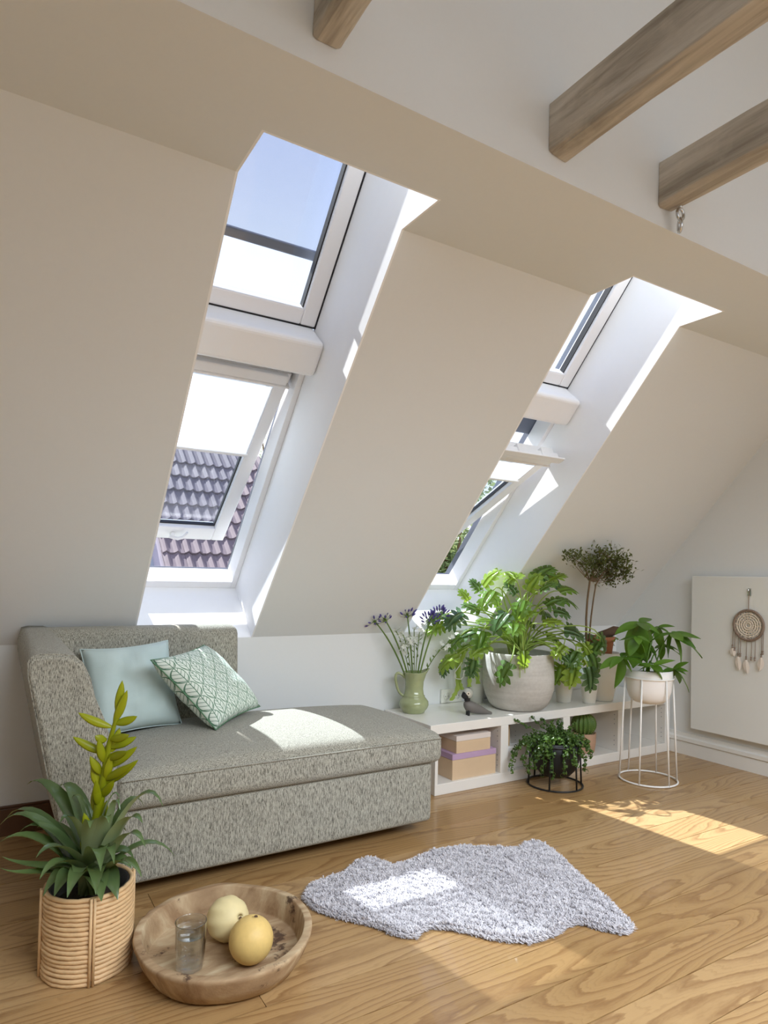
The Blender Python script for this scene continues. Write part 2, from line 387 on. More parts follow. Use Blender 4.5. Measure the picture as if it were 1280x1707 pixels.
M['bract'] = leafmat('bromeliad_bract', srgb(134, 146, 14), srgb(176, 180, 34), .35, .3, srgb(190, 200, 30))
M['dracaena'] = leafmat('umbrella_leaf', srgb(54, 96, 30), srgb(116, 158, 60), .22, .3, srgb(120, 160, 50))
M['lip'] = leafmat('curly_leaf', srgb(48, 76, 34), srgb(100, 130, 62), .3, .25, srgb(120, 160, 60))
M['myrtle'] = leafmat('myrtle_leaf', srgb(70, 80, 38), srgb(112, 118, 62), .5, .25, srgb(120, 130, 60))
M['cactus'] = leafmat('cactus_skin', srgb(58, 92, 40), srgb(104, 134, 62), .5, .05)
M['spine'] = plain('cactus_spine', srgb(196, 190, 130), .6)
M['trail'] = leafmat('trailing_stem', srgb(130, 160, 60), srgb(180, 200, 100), .4, .4, srgb(190, 215, 100))
M['stemgreen'] = leafmat('flower_stem', srgb(84, 112, 46), srgb(120, 146, 66), .45, .15)
M['violet'] = plain('violet_petal', srgb(86, 76, 142), .6, var=.25, scale=60)
M['whitepetal'] = leafmat('white_petal', srgb(226, 228, 220), srgb(244, 246, 240), .6, .4, (.9, .92, .86, 1))
M['blind'] = None
def m_blind():
    t = NT('white_blind_cloth'); d = t.bsdf((.93, .93, .93, 1), .9, spec=.1); tr = t.n('BsdfTranslucent'); t.set(tr.inputs[0], (.92, .93, .95, 1))
    tp = t.n('BsdfTransparent'); return t.done(t.shmix(.50, t.shmix(.6, d, tr.outputs[0]), tp.outputs[0]))
M['blind'] = m_blind()
def m_awning():
    t = NT('awning_mesh_cloth'); d = t.bsdf((.10, .13, .26, 1), .8, spec=.1); tr = t.n('BsdfTransparent')
    ck = t.n('TexChecker'); t.set(ck.inputs['Vector'], t.pos()); ck.inputs['Scale'].default_value = 900
    return t.done(t.shmix(.76, d, tr.outputs[0]))
M['awning'] = m_awning()
M['pane'] = glassmat('window_glass', (.93, .95, .96, 1), .8)
M['tintpane'] = glassmat('tinted_window_glass', (.86, .91, .95, 1), 1.6)  # pale bluish tint, glossier than the upper panes
M['rooftile'] = plain('purple_grey_clay', srgb(106, 95, 102), .75, var=.22, scale=5, bump=.2)
M['render'] = plain('grey_render', srgb(176, 168, 178), .9, var=.1, scale=3)
M['ground'] = plain('meadow', srgb(96, 110, 66), .95, var=.3, scale=2)
M['treeleaf'] = leafmat('tree_leaf', srgb(70, 92, 50), srgb(150, 164, 110), .5, .35)
M['paleleaf'] = leafmat('birch_leaf', srgb(150, 160, 130), srgb(214, 218, 200), .5, .4)
M['patio'] = None
M['tumbler'] = glassmat('clear_glass', (.96, .98, .98, 1), 4.5)
M['water'] = glassmat('water', (.90, .93, .93, 1), 3.5)
def m_base():
    t = NT('thick_glass_base'); g = t.n('BsdfGlass'); g.inputs['IOR'].default_value = 1.6; g.inputs['Roughness'].default_value = 0
    tp = t.n('BsdfTransparent'); return t.done(t.shmix(.45, g.outputs[0], tp.outputs[0]))
M['glassbase'] = m_base()
# ---- where the plants' leaves and stems stand (metres)
PHILO=[((2.762,3.279,1.14),(2.81,3.187,1.289)),((2.766,3.078,1.157),(2.844,3.003,1.259)),((2.941,2.993,1.209),(3.095,2.938,1.333)),((2.999,3.015,1.21),(3.168,2.913,1.184)),((3.099,2.957,1.125),(3.26,2.916,1.162)),((2.893,2.907,1.126),(2.941,2.817,1.201)),((3.145,2.989,1.067),(3.332,2.934,1.053)),((3.002,2.902,1.004),(3.116,2.832,0.992)),((3.063,2.868,0.88),(3.187,2.77,0.856)),((2.65,3.055,1.123),(2.519,3.02,1.024)),((2.498,3.152,0.981),(2.365,3.177,0.894)),((2.616,3.254,1.049),(2.574,3.277,1.131)),((2.66,2.935,0.992),(2.532,2.934,0.874)),((2.737,2.886,1.072),(2.663,2.876,0.946)),((2.608,3.146,0.869),(2.47,3.291,0.815)),((2.575,3.049,0.878),(2.496,3.007,0.749)),((2.475,3.173,0.724),(2.353,3.25,0.633)),((2.462,3.24,0.695),(2.403,3.28,0.575)),((2.531,3.081,0.703),(2.5,3.079,0.583)),((2.661,2.908,0.7),(2.562,2.949,0.535)),((2.746,2.889,0.769),(2.74,2.86,0.656)),((3.077,2.84,0.735),(3.081,2.747,0.616)),((3.182,2.821,0.807),(3.205,2.764,0.665)),((3.078,2.806,0.681),(3.035,2.778,0.528)),((3.156,2.758,0.668),(3.159,2.703,0.488)),((3.327,2.825,0.854),(3.396,2.786,0.727)),((3.056,2.878,0.673),(2.999,2.869,0.545)),((3.209,2.782,0.743),(3.251,2.737,0.592)),((2.495,3.33,0.962),(2.367,3.409,0.921)),((2.461,3.294,0.898),(2.347,3.365,0.857)),((2.804,3.02,1.103),(2.754,3.049,1.183)),((2.866,2.982,1.123),(2.911,2.927,1.254)),((2.562,3.291,0.903),(2.472,3.343,0.977)),((2.717,3.075,1.027),(2.683,3.094,1.118)),((2.964,2.925,1.033),(3.072,2.856,1.11)),((2.592,3.018,0.797),(2.448,3.036,0.748)),((2.605,3.122,0.988),(2.508,3.179,1.06)),((2.915,2.899,0.925),(3.0,2.811,0.966)),((3.091,2.795,0.765),(2.993,2.775,0.682)),((3.146,2.821,0.734),(3.226,2.773,0.706)),((2.804,2.965,0.959),(2.844,2.881,1.018)),((2.691,3.229,1.114),(2.64,3.258,1.201)),((2.989,2.798,0.805),(2.893,2.8,0.737)),((2.576,3.168,0.783),(2.483,3.226,0.743)),((2.509,3.184,0.839),(2.423,3.239,0.745)),((2.788,3.032,1.206),(2.797,3.137,1.269)),((3.011,2.95,1.188),(3.105,2.891,1.258)),((3.319,2.807,0.811),(3.249,2.817,0.719)),((2.616,3.022,0.94),(2.51,3.063,0.957)),((2.975,2.831,0.748),(3.023,2.756,0.7))]
BROM=[((0.308,2.212,0.21),(0.067,2.36,0.401),0.11,0.038),((0.313,2.214,0.21),(0.067,2.302,0.369),0.06,0.0456),((0.323,2.193,0.21),(0.071,2.241,0.347),-0.06,0.038),((0.299,2.223,0.21),(0.066,2.186,0.336),-0.06,0.0342),((0.308,2.199,0.21),(0.089,2.463,0.388),0.11,0.038),((0.338,2.209,0.21),(0.142,2.452,0.488),0.08,0.0418),((0.331,2.209,0.21),(0.233,2.373,0.491),0.06,0.0456),((0.324,2.196,0.21),(0.178,2.47,0.335),0.08,0.0342),((0.323,2.225,0.21),(0.468,2.231,0.431),0.11,0.038),((0.319,2.22,0.21),(0.497,2.095,0.468),0.14,0.038),((0.325,2.193,0.21),(0.422,2.024,0.455),0.06,0.0456),((0.328,2.214,0.21),(0.431,2.021,0.384),0.1,0.0342),((0.31,2.191,0.21),(0.546,2.128,0.293),0.11,0.0304),((0.333,2.209,0.21),(0.407,1.943,0.333),0.06,0.0304),((0.327,2.225,0.21),(0.285,1.924,0.32),0.06,0.0418),((0.327,2.227,0.21),(0.219,1.964,0.311),0.06,0.0456),((0.314,2.222,0.21),(0.159,2.071,0.33),0.06,0.038),((0.316,2.227,0.21),(0.43,2.315,0.331),0.06,0.0342),((0.333,2.194,0.21),(0.261,2.298,0.472),0.06,0.019),((0.303,2.199,0.21),(0.382,2.165,0.486),0.09,0.019),((0.337,2.207,0.21),(0.373,2.112,0.474),0.1,0.019),((0.323,2.202,0.21),(0.334,2.054,0.461),0.06,0.0342),((0.318,2.205,0.21),(0.214,2.151,0.45),0.06,0.038),((0.312,2.213,0.21),(0.284,2.061,0.453),0.06,0.038),((0.321,2.226,0.21),(0.304,1.981,0.357),0.11,0.0494),((0.325,2.227,0.21),(0.152,2.121,0.372),0.06,0.038),((0.332,2.23,0.21),(0.343,2.005,0.36),0.09,0.0342),((0.325,2.197,0.21),(0.114,2.308,0.383),0.09,0.0342)]
SPIKE=[(0.308,2.215,0.286),(0.314,2.21,0.361),(0.328,2.198,0.473),(0.338,2.189,0.566),(0.348,2.181,0.66),(0.363,2.17,0.734),(0.377,2.159,0.809)]
BRACT=[((0.366,2.167,0.753),(0.377,2.158,0.858)),((0.359,2.173,0.725),(0.389,2.14,0.83)),((0.354,2.176,0.712),(0.26,2.209,0.759)),((0.359,2.173,0.725),(0.42,2.135,0.747)),((0.339,2.187,0.632),(0.248,2.218,0.685)),((0.341,2.185,0.674),(0.305,2.171,0.692)),((0.347,2.181,0.678),(0.393,2.105,0.699)),((0.345,2.183,0.65),(0.424,2.157,0.679)),((0.34,2.187,0.618),(0.387,2.099,0.652)),((0.341,2.187,0.585),(0.423,2.135,0.654)),((0.335,2.192,0.548),(0.405,2.1,0.614)),((0.336,2.192,0.533),(0.427,2.134,0.613)),((0.332,2.193,0.566),(0.295,2.19,0.627)),((0.33,2.196,0.529),(0.312,2.24,0.585)),((0.326,2.199,0.492),(0.359,2.142,0.558)),((0.324,2.201,0.464),(0.31,2.16,0.56))]
WHORL=[((3.405,2.58,0.946),[(3.244,2.621,0.892),(3.384,2.666,0.837),(3.376,2.605,0.676),(3.533,2.594,0.976),(3.474,2.492,0.901),(3.454,2.592,0.703)]),((3.54,2.557,0.916),[(3.573,2.477,0.939),(3.668,2.55,0.868),(3.479,2.596,0.855),(3.621,2.605,0.79)]),((3.527,2.448,0.889),[(3.622,2.332,0.868),(3.759,2.38,0.76),(3.621,2.396,0.711),(3.566,2.523,0.735),(3.614,2.35,0.816)]),((3.235,2.572,0.744),[(3.09,2.603,0.692),(3.29,2.613,0.575),(3.289,2.541,0.664),(3.322,2.612,0.772)]),((3.347,2.446,0.705),[(3.396,2.356,0.759),(3.448,2.457,0.595),(3.275,2.49,0.71),(3.37,2.527,0.636)]),((3.512,2.428,0.681),[(3.538,2.352,0.728),(3.612,2.439,0.598),(3.619,2.365,0.573),(3.574,2.486,0.615),(3.549,2.359,0.677)]),((3.52,2.63,0.813),[(3.393,2.65,0.794),(3.528,2.7,0.682),(3.586,2.592,0.74),(3.609,2.673,0.7)]),((3.637,2.583,0.799),[(3.669,2.505,0.791),(3.79,2.561,0.735),(3.621,2.595,0.709)]),((3.307,2.525,0.867),[(3.232,2.515,0.765),(3.374,2.557,0.732),(3.37,2.488,0.776)])]
LIP=[((2.712,2.904,0.362),0.05),((2.829,2.891,0.375),0.1),((2.627,2.846,0.093),0.03),((2.671,2.876,0.162),0.05),((2.74,2.891,0.228),0.05),((2.911,2.843,0.308),0.03),((2.986,2.738,0.323),0.03),((3.057,2.64,0.165),0.06),((2.953,2.588,0.116),0.05),((2.703,2.671,0.109),0.06),((2.796,2.602,0.107),0.06),((2.737,2.627,0.096),0.06),((2.853,2.577,0.173),0.06),((2.716,2.731,0.165),0.05),((2.995,2.676,0.24),0.05),((2.98,2.826,0.262),0.03),((2.664,2.787,0.144),0.05),((3.08,2.683,0.211),0.05),((2.822,2.607,0.203),0.07),((2.735,2.672,0.198),0.07),((2.66,2.744,0.095),0.05),((2.912,2.587,0.21),0.06)]
CROWN=[((3.098,2.837,1.34),0.055),((3.23,2.859,1.318),0.063),((3.352,2.892,1.283),0.059),((3.309,2.809,1.369),0.055),((3.43,2.839,1.343),0.078),((3.524,2.843,1.287),0.086),((3.491,2.911,1.247),0.078),((3.489,2.793,1.325),0.063),((3.549,2.806,1.222),0.047),((3.408,2.939,1.218),0.047),((3.542,2.905,1.197),0.055),((3.035,2.827,1.349),0.027),((3.578,2.811,1.269),0.031),((3.386,2.873,1.303),0.063)]
TRUNK=[[(3.362,2.956,0.775),(3.357,2.954,0.951),(3.36,2.949,1.068),(3.37,2.94,1.194),(3.391,2.925,1.264),(3.403,2.887,1.312)],[(3.376,2.948,0.775),(3.384,2.938,0.952),(3.393,2.929,1.069),(3.404,2.92,1.167),(3.441,2.895,1.246),(3.49,2.863,1.306)],[(3.37,2.94,1.194),(3.35,2.948,1.244),(3.254,2.903,1.292),(3.126,2.862,1.334)]]
AGAP=[(1.98,3.387,0.944),(2.044,3.312,0.948),(2.181,3.287,0.973),(2.313,3.242,0.941),(2.382,3.234,0.977)]
WFLO=[(2.109,3.298,0.869),(2.229,3.284,0.874),(2.248,3.248,0.884),(2.135,3.259,0.85),(2.428,3.175,0.813)]
PITCHTOP=(2.201,3.285,0.601)
TRAIL=[[(2.697,3.227,0.784),(2.654,3.256,0.714),(2.648,3.263,0.6),(2.647,3.265,0.505)],[(2.698,3.228,0.753),(2.618,3.277,0.732),(2.588,3.298,0.636),(2.583,3.305,0.484),(2.552,3.326,0.415)],[(2.723,3.211,0.792),(2.685,3.235,0.753),(2.679,3.242,0.639),(2.695,3.235,0.525)],[(2.713,3.217,0.799),(2.607,3.283,0.759),(2.571,3.308,0.674),(2.591,3.299,0.541),(2.609,3.289,0.485)]]
# ================================================================ the room
XL, XR, YF, ZT = -1.6, 4.208, -2.2, 3.70
W1, W2 = (.639, 1.247), (2.237, 2.863)
LT = .008
# floor: a sub-floor with every board a piece of its own
m = MB(); m.box(XL, XR, YF, 3.403, -.06, -.02); fl = tag(m.build('floor', M['black']), kind='structure')
rnd = random.Random(11); BW = .1645; y = 3.403
rowi = 0; joints = {3: 2.9, 6: .9, 9: 3.3, 12: 1.9, 15: .2}
y0 = 1.232-BW*21
ys = [y0+BW*i for i in range(40)]
for yy in ys:
    if yy+BW < YF or yy > 3.40: continue
    a, b = max(yy, YF), min(yy+BW, 3.403)
    cuts = [XL, XR]
    rowi += 1
    j = rnd.uniform(XL+.8, XR-.4) if rowi % 4 == 1 else None
    if j: cuts = [XL, j, XR]
    for x0, x1 in zip(cuts, cuts[1:]):
        m = MB(); g = rnd.choice((.0014, .0018, .0026)); m.box(x0+g*.5, x1-g*.5, a+g, b-g, -.02, 0.0)
        m.build('floorboard', M['floor'], fl)
# knee wall, ends, front wall
m = MB(); m.prism([(3.403, 0), (3.403, .85), (3.738, 1.151), (3.738, 0)], XL-.15, XR+.15); tag(m.build('wall_back', M['wall'], fixn=True), kind='structure')
m = MB(); m.box(XR, XR+.15, YF-.2, 3.738, 0, 3.9); tag(m.build('wall_right', M['wall']), kind='structure')
m = MB(); m.box(XL-.15, XL, YF-.2, 3.738, 0, 3.9); tag(m.build('wall_left', M['wall']), kind='structure')
m = MB(); m.box(XL, XR, YF-.2, YF, 0, .90); tag(m.build('wall_front', M['wall']), kind='structure')
# unseen opposite roof slope; its roof window is added to hold the fill lamp
def FS(x, s, d): return Vector((x, YF+.669*s-.744*d, .90+.744*s+.669*d))
def fsbox(m, x0, x1, s0, s1, d0, d1): return m.hexa([FS(x0, s0, d0), FS(x1, s0, d0), FS(x1, s0, d1), FS(x0, s0, d1), FS(x0, s1, d0), FS(x1, s1, d0), FS(x1, s1, d1), FS(x0, s1, d1)])
m = MB(); fsbox(m, XL, .05, 0, 3.77, 0, .12); fsbox(m, 3.45, XR, 0, 3.77, 0, .12); fsbox(m, .05, 3.45, 0, 1.50, 0, .12); fsbox(m, .05, 3.45, 2.95, 3.77, 0, .12)
tag(m.build('ceiling_front', M['wall'], fixn=True), kind='structure')
t5 = thing('window_5_added', None, None, FS(1.75, 1.5, 0), kind='structure')
m = MB()
for x in (.05, 1.16, 2.28, 3.39): fsbox(m, x, x+.06, 1.5, 2.95, .06, .12)
fsbox(m, .11, 3.39, 1.5, 1.56, .06, .12); fsbox(m, .11, 3.39, 2.89, 2.95, .06, .12); m.build('window_frame', M['white'], t5)
# ceiling: slope, soffit, upper face and top in one
full = [(3.403, .85), (1.967, 2.447), (1.446, 2.447), (1.446, ZT), (3.738, 1.151)]
head = [(1.74, 2.447), (1.446, 2.447), (1.446, ZT), (1.74, 3.374)]
m = MB()
for a, b in ((XL, W1[0]-LT), (W1[1]+LT, W2[0]-LT), (W2[1]+LT, XR)): m.prism(full, a, b)
for a, b in ((W1[0]-LT, W1[1]+LT), (W2[0]-LT, W2[1]+LT)): m.prism(head, a, b)
m.box(XL, XR, .30, 1.446, ZT, ZT+.15)
tag(m.build('ceiling', M['wall'], fixn=True), kind='structure')
# skirtings
sk = [(0, 0), (0, .018), (.082, .018), (.088, .014), (.094, .026), (.118, .026), (.126, .012), (.150, .008), (.150, 0)]
m = MB(); n = len(sk); vs = [(XR-d, y_, z) for y_ in (2.93, YF) for z, d in sk]
m.add(vs, [tuple(range(n)), tuple(range(2*n-1, n-1, -1))]+[(i, i+n, (i+1) % n+n, (i+1) % n) for i in range(n)])
tag(m.build('baseboard_right', M['skirt'], fixn=True), kind='structure')
m = MB(); m.box(XL, 2.09, 3.385, 3.403, 0, .120); m.box(XL, 2.09, 3.389, 3.403, .120, .131); tag(m.build('baseboard_back', M['skirtwood'], bevel=.003), kind='structure')

# ---------------------------------------------------------------- roof windows
def rot2(c, a, l, n): # sash frame: centre c=(s,d), angle a, l along, n outward
    return (c[0]+l*math.cos(a)+n*math.sin(a), c[1]-l*math.sin(a)+n*math.cos(a))
def sabox(m, x0, x1, l0, l1, n0, n1, c, a, mi=0):
    P = []
    for l in (l0, l1):
        for x, nn_ in ((x0, n0), (x1, n0), (x1, n1), (x0, n1)):
            s, d = rot2(c, a, l, nn_); P.append(SL(x, s, d))
    return m.hexa(P, mi)
def lower_window(name, x0, x1, ang, lblind, top=False):
    t = thing(name, None, None, SL((x0+x1)/2, 0, .45), kind='structure')
    m = MB(); slbox(m, x0, x0+.03, .0, 1.40, .385, .50); slbox(m, x1-.03, x1, .0, 1.40, .385, .50); slbox(m, x0+.03, x1-.03, .0, .045, .385, .50); slbox(m, x0+.03, x1-.03, 1.365, 1.40, .385, .50)
    m.build('window_frame', M['white'], t, bevel=.004)
    m = MB(); slbox(m, x0-.03, x0+.012, -.02, 1.42, .50, .56); slbox(m, x1-.012, x1+.03, -.02, 1.42, .50, .56); slbox(m, x0, x1, -.05, .012, .50, .55); slbox(m, x0-.03, x1+.03, 1.27 if top else 1.21, 1.43, .505, .57)  # last strip is a hood added to keep sun off the reveal
    m.build('cladding', M['grey_clad'], t, bevel=.003)
    m = MB(); full_ = [(3.403, .85), (1.967, 2.447), (1.74, 2.447), (1.74, 3.374), (3.738, 1.151)]
    m.prism(full_, x0-LT, x0); m.prism(full_, x1, x1+LT)
    a_, b_ = SL(0, 0, 0), SL(0, 0, .45)
    m.hexa([SL(x0, -.012, .0), SL(x1, -.012, .0), SL(x1, -.012, .43), SL(x0, -.012, .43), SL(x0, 0, 0), SL(x1, 0, 0), SL(x1, 0, .43), SL(x0, 0, .43)])
    m.build('lining', M['lining'], t, fixn=True)
    # open sash: hung from its top edge, or turned on its centre pivots
    c = (.70, .47) if not top else (1.36-.62*math.cos(ang), .46+.62*math.sin(ang)); a = ang; sx0, sx1 = x0+.014, x1-.042; B = .072; lb = -.63 if top else -.60; lg = lb+.10
    m = MB(); k = (c, a)
    sabox(m, sx0, sx0+B, lb, .60, -.03, .03, *k); sabox(m, sx1-B, sx1, lb, .60, -.03, .03, *k)
    sabox(m, sx0+B, sx1-B, lb, lg, -.03, .03, *k); sabox(m, sx0+B, sx1-B, .53, .60, -.03, .03, *k)
    sa = m.build('sash', M['white'], t, bevel=.006)
    m = MB()
    for q in ((sx0+B, sx0+B+.006, lg, .53), (sx1-B-.006, sx1-B, lg, .53), (sx0+B, sx1-B, lg, lg+.006)): sabox(m, *q, -.004, .016, *k)
    m.build('gasket', M['dark'], sa)
    m = MB(); sabox(m, sx0+B, sx1-B, lg, .53, .004, .008, *k); m.build('pane', M['tintpane'], sa)
    m = MB(); sabox(m, sx0+B-.008, sx1-B+.008, lblind, .55, -.034, -.031, *k); m.build('blind', M['blind'], sa)
    m = MB(); sabox(m, sx0+B-.012, sx1-B+.012, lblind-.012, lblind+.006, -.046, -.028, *k); m.build('blind_bar', M['white'], sa, bevel=.004)
    m = MB(); sabox(m, sx0+.02, sx1-.02, .548, .60, -.062, -.031, *k); sabox(m, sx0+.0, sx1, .535, .548, -.066, -.028, *k); m.build('blind_box', M['white'], sa, bevel=.006)
    if not top:
        m = MB(); sabox(m, sx0+.0, sx1, .606, .622, -.085, -.02, *k); sabox(m, sx0+.0, sx1, .622, .66, -.088, -.076, *k)
        for f in (.18, .5, .82):
            xm = sx0+(sx1-sx0)*f; sabox(m, xm-.03, xm+.03, .60, .63, -.06, .0, *k)
        m.build('vent_flap', M['white'], sa, bevel=.004)
    # lever handle on the bottom rail
    m = MB(); xm = (sx0+sx1)/2-.03
    p = lambda x, l, n_: SL(x, *rot2(c, a, l, n_))
    m.tube([p(xm, lb+.05, -.03), p(xm, lb+.05, -.058)], .012, 10); m.tube([p(xm-.02, lb+.05, -.058), p(xm+.03, lb+.04, -.062), p(xm+.055, lb+.055, -.064), p(xm+.068, lb+.10, -.066)], [.009, .010, .009, .007], 10)
    m.build('handle', M['white'], sa, smooth=True)
    return t
w1 = lower_window('window_1', *W1, R(10.5), .075, True)
w3 = lower_window('window_3', *W2, R(23), .33)
def upper_window(name, x0, x1, awn):
    t = thing(name, None, None, SL((x0+x1)/2, 1.57, .45), kind='structure')
    S0, S1 = 1.565, 3.15
    m = MB(); slbox(m, x0, x0+.03, S0, S1, .47, .54); slbox(m, x1-.03, x1, S0, S1, .47, .54); slbox(m, x0, x1, S0, S0+.03, .47, .54); slbox(m, x0, x1, S1-.03, S1, .47, .54)
    m.build('window_frame', M['white'], t)
    B = .072; g = .007; m = MB()
    a, b, c_, d_ = x0+g, x1-g, S0+g, S1-g
    slbox(m, a, a+B, c_, d_, .43, .50); slbox(m, b-B, b, c_, d_, .43, .50); slbox(m, a+B, b-B, c_, c_+B, .43, .50); slbox(m, a+B, b-B, d_-B, d_, .43, .50)
    sa = m.build('sash', M['white'], t, bevel=.008)
    m = MB(); slbox(m, x0, x0+g, S0, S1, .435, .49); slbox(m, x1-g, x1, S0, S1, .435, .49); slbox(m, x0+g, x1-g, S0, S0+g, .435, .49)
    slbox(m, a+B, a+B+.006, c_+B, d_-B, .45, .485); slbox(m, b-B-.006, b-B, c_+B, d_-B, .45, .485); m.build('gasket', M['dark'], sa)
    m = MB(); slbox(m, a+B, b-B, c_+B, d_-B, .478, .483); m.build('pane', M['pane'], sa)
    m = MB(); slbox(m, x0-.03, x0+.03, S0, S1, .54, .58); slbox(m, x1-.03, x1+.03, S0, S1, .54, .58); m.build('cladding', M['grey_clad'], t)
    if awn:
        m = MB(); slbox(m, x0+.035, x1-.035, 1.855, 3.1, .560, .562); aw = m.build('awning_cloth', M['awning'], t)
        m = MB(); slbox(m, x0+.01, x1-.01, 1.815, 1.855, .548, .578); m.build('awning_bar', M['grey_clad'], aw, bevel=.006)
    m = MB()
    m.hexa([(x0, 1.74, 2.447), (x1, 1.74, 2.447), (x1, 1.748, 2.447), (x0, 1.748, 2.447), (x0, 1.74, 3.374), (x1, 1.74, 3.374), (x1, 1.748, 3.365), (x0, 1.748, 3.365)])
    m.build('lining', M['lining'], t)
upper_window('window_2', *W1, True)
upper_window('window_4', *W2, False)
for nm, (x0, x1) in (('trim_1', W1), ('trim_2', W2)):
    m = MB(); slbox(m, x0, x1, 1.400, 1.565, .283, .50); tag(m.build(nm, M['lining'], bevel=.022, seg=4), kind='structure')

# ---------------------------------------------------------------- ceiling beams
def beam(x0, x1, z0, z1, label):
    t = MB(); nn_ = 14; vs = []; rr = random.Random(int(x0*100))
    for i in range(nn_+1):
        yv = 1.446-(2.2)*i/nn_
        j = lambda s=.006: rr.uniform(-s, s)
        vs += [(x0+j(), yv, z0+.01+j()), (x0+.012+j(.003), yv, z0+j()), (x1-.008+j(.003), yv, z0+j()), (x1+j(), yv, z0+.01+j()), (x1+j(), yv, z1+j()), (x0+j(), yv, z1+j())]
    fs = []
    for i in range(nn_):
        for k in range(6): fs.append((i*6+k, i*6+(k+1) % 6, (i+1)*6+(k+1) % 6, (i+1)*6+k))
    fs += [tuple(range(6)), tuple(range(nn_*6+5, nn_*6-1, -1))]
    t.add(vs, fs); o = t.build('ceiling_beam', M['beam'], fixn=True, bevel=.004)
    return tag(o, label, 'beam', 'old ceiling beams')
beam(.646, .722, 2.504, 2.66, 'old timber ceiling beam above the skylight with the blue sky')
beam(1.446, 1.526, 2.510, 2.666, 'long knotty ceiling beam midway between the other two beams')
beam(1.976, 2.060, 2.514, 2.668, 'ceiling beam carrying the steel eye hook')
t = thing('eye_hook', 'steel eye hook with a figure-eight ring under a beam', 'hook', (2.045, 1.405, 2.514))
m = MB(); m.tube([(2.045, 1.405, 2.53), (2.045, 1.405, 2.505)], .006, 10); m.tube([V(2.045, 1.405, 2.487)+V(.018*math.cos(q*math.pi/8), 0, .019*math.sin(q*math.pi/8)) for q in range(16)], .0055, 8, closed=True)
m.build('eye_bolt', M['metal'], t, smooth=True)
m = MB(); m.tube([V(2.043, 1.405, 2.447)+V(.011*math.cos(q*math.pi/8), .013*math.cos(q*math.pi/8), .023*math.sin(q*math.pi/8)) for q in range(16)], .0055, 8, closed=True)
m.build('ring', M['metal'], t, smooth=True)

# ================================================================ outside
m = MB(); m.box(-40, 40, 3.9, 60, -4.2, -4.0); tag(m.build('ground', M['ground']), kind='structure')
nr = thing('neighbour_roof', 'purple grey tiled roof seen outside through the open lower skylight', 'roof', (2.4, 8.2, -4.0))
m = MB(); m.box(.9, 3.9, 8.6, 10.4, -4.0, .70); m.hexa([(.8, 8.2, .58), (3.95, 8.2, .58), (3.95, 10.5, 2.88), (.8, 10.5, 2.88), (.8, 8.2, .64), (3.95, 8.2, .64), (3.95, 10.5, 2.94), (.8, 10.5, 2.94)])
m.build('house_body', M['render'], nr)
TW, TC, TL = .29, .34, .42; tm = MB(); nx = 12; prof = []
for i in range(nx+1):
    u = i/nx; h = .038*(max(0, math.sin(u*4*math.pi-.6))**1.2) if True else 0
    prof.append((u*TW, h))
vs = []
for yv in (0, TL):
    for x_, h in prof: vs.append((x_, yv, h+.022))
for yv in (0, TL):
    for x_, h in prof: vs.append((x_, yv, h))
k = nx+1; fs = []
for i in range(nx):
    fs += [(i, i+1, k+i+1, k+i), (2*k+i, 3*k+i, 3*k+i+1, 2*k+i+1), (i, 2*k+i, 2*k+i+1, i+1)]
fs += [(0, k, 3*k, 2*k), (nx, 2*k+nx, 3*k+nx, k+nx)]
tm.add(vs, fs); tme = tm.mesh('roof_tile', M['rooftile'], smooth=False)
a45 = Matrix.Rotation(R(45), 3, 'X'); rr = random.Random(4)
for row in range(10):
    for col in range(11):
        x_ = .85+col*TW+(.0); l = row*TC*.7071
        if abs(x_-1.72) < .12: continue
        dz = rr.uniform(0, .008)
        inst('roof_tile', tme, nr, (x_+rr.uniform(-.004, .004), 8.2+l-.012, .66+l+dz+.045), a45 @ Matrix.Rotation(R(-5), 3, 'X'))
m = MB(); m.hexa([(1.68, 8.2, .70), (1.86, 8.2, .70), (1.86, 10.5, 3.0), (1.68, 10.5, 3.0), (1.68, 8.2, .76), (1.86, 8.2, .76), (1.86, 10.5, 3.06), (1.68, 10.5, 3.06)]); m.build('flashing', M['grey_clad'], nr)
m = MB(); m.box(4.6, 9.5, 7.9, 8.3, -4.0, 1.14); m.box(4.55, 9.55, 7.85, 8.35, 1.14, 1.22)
tag(m.build('garden_wall', M['render']), 'grey rendered wall top outside below the treetops', 'wall', kind='thing')
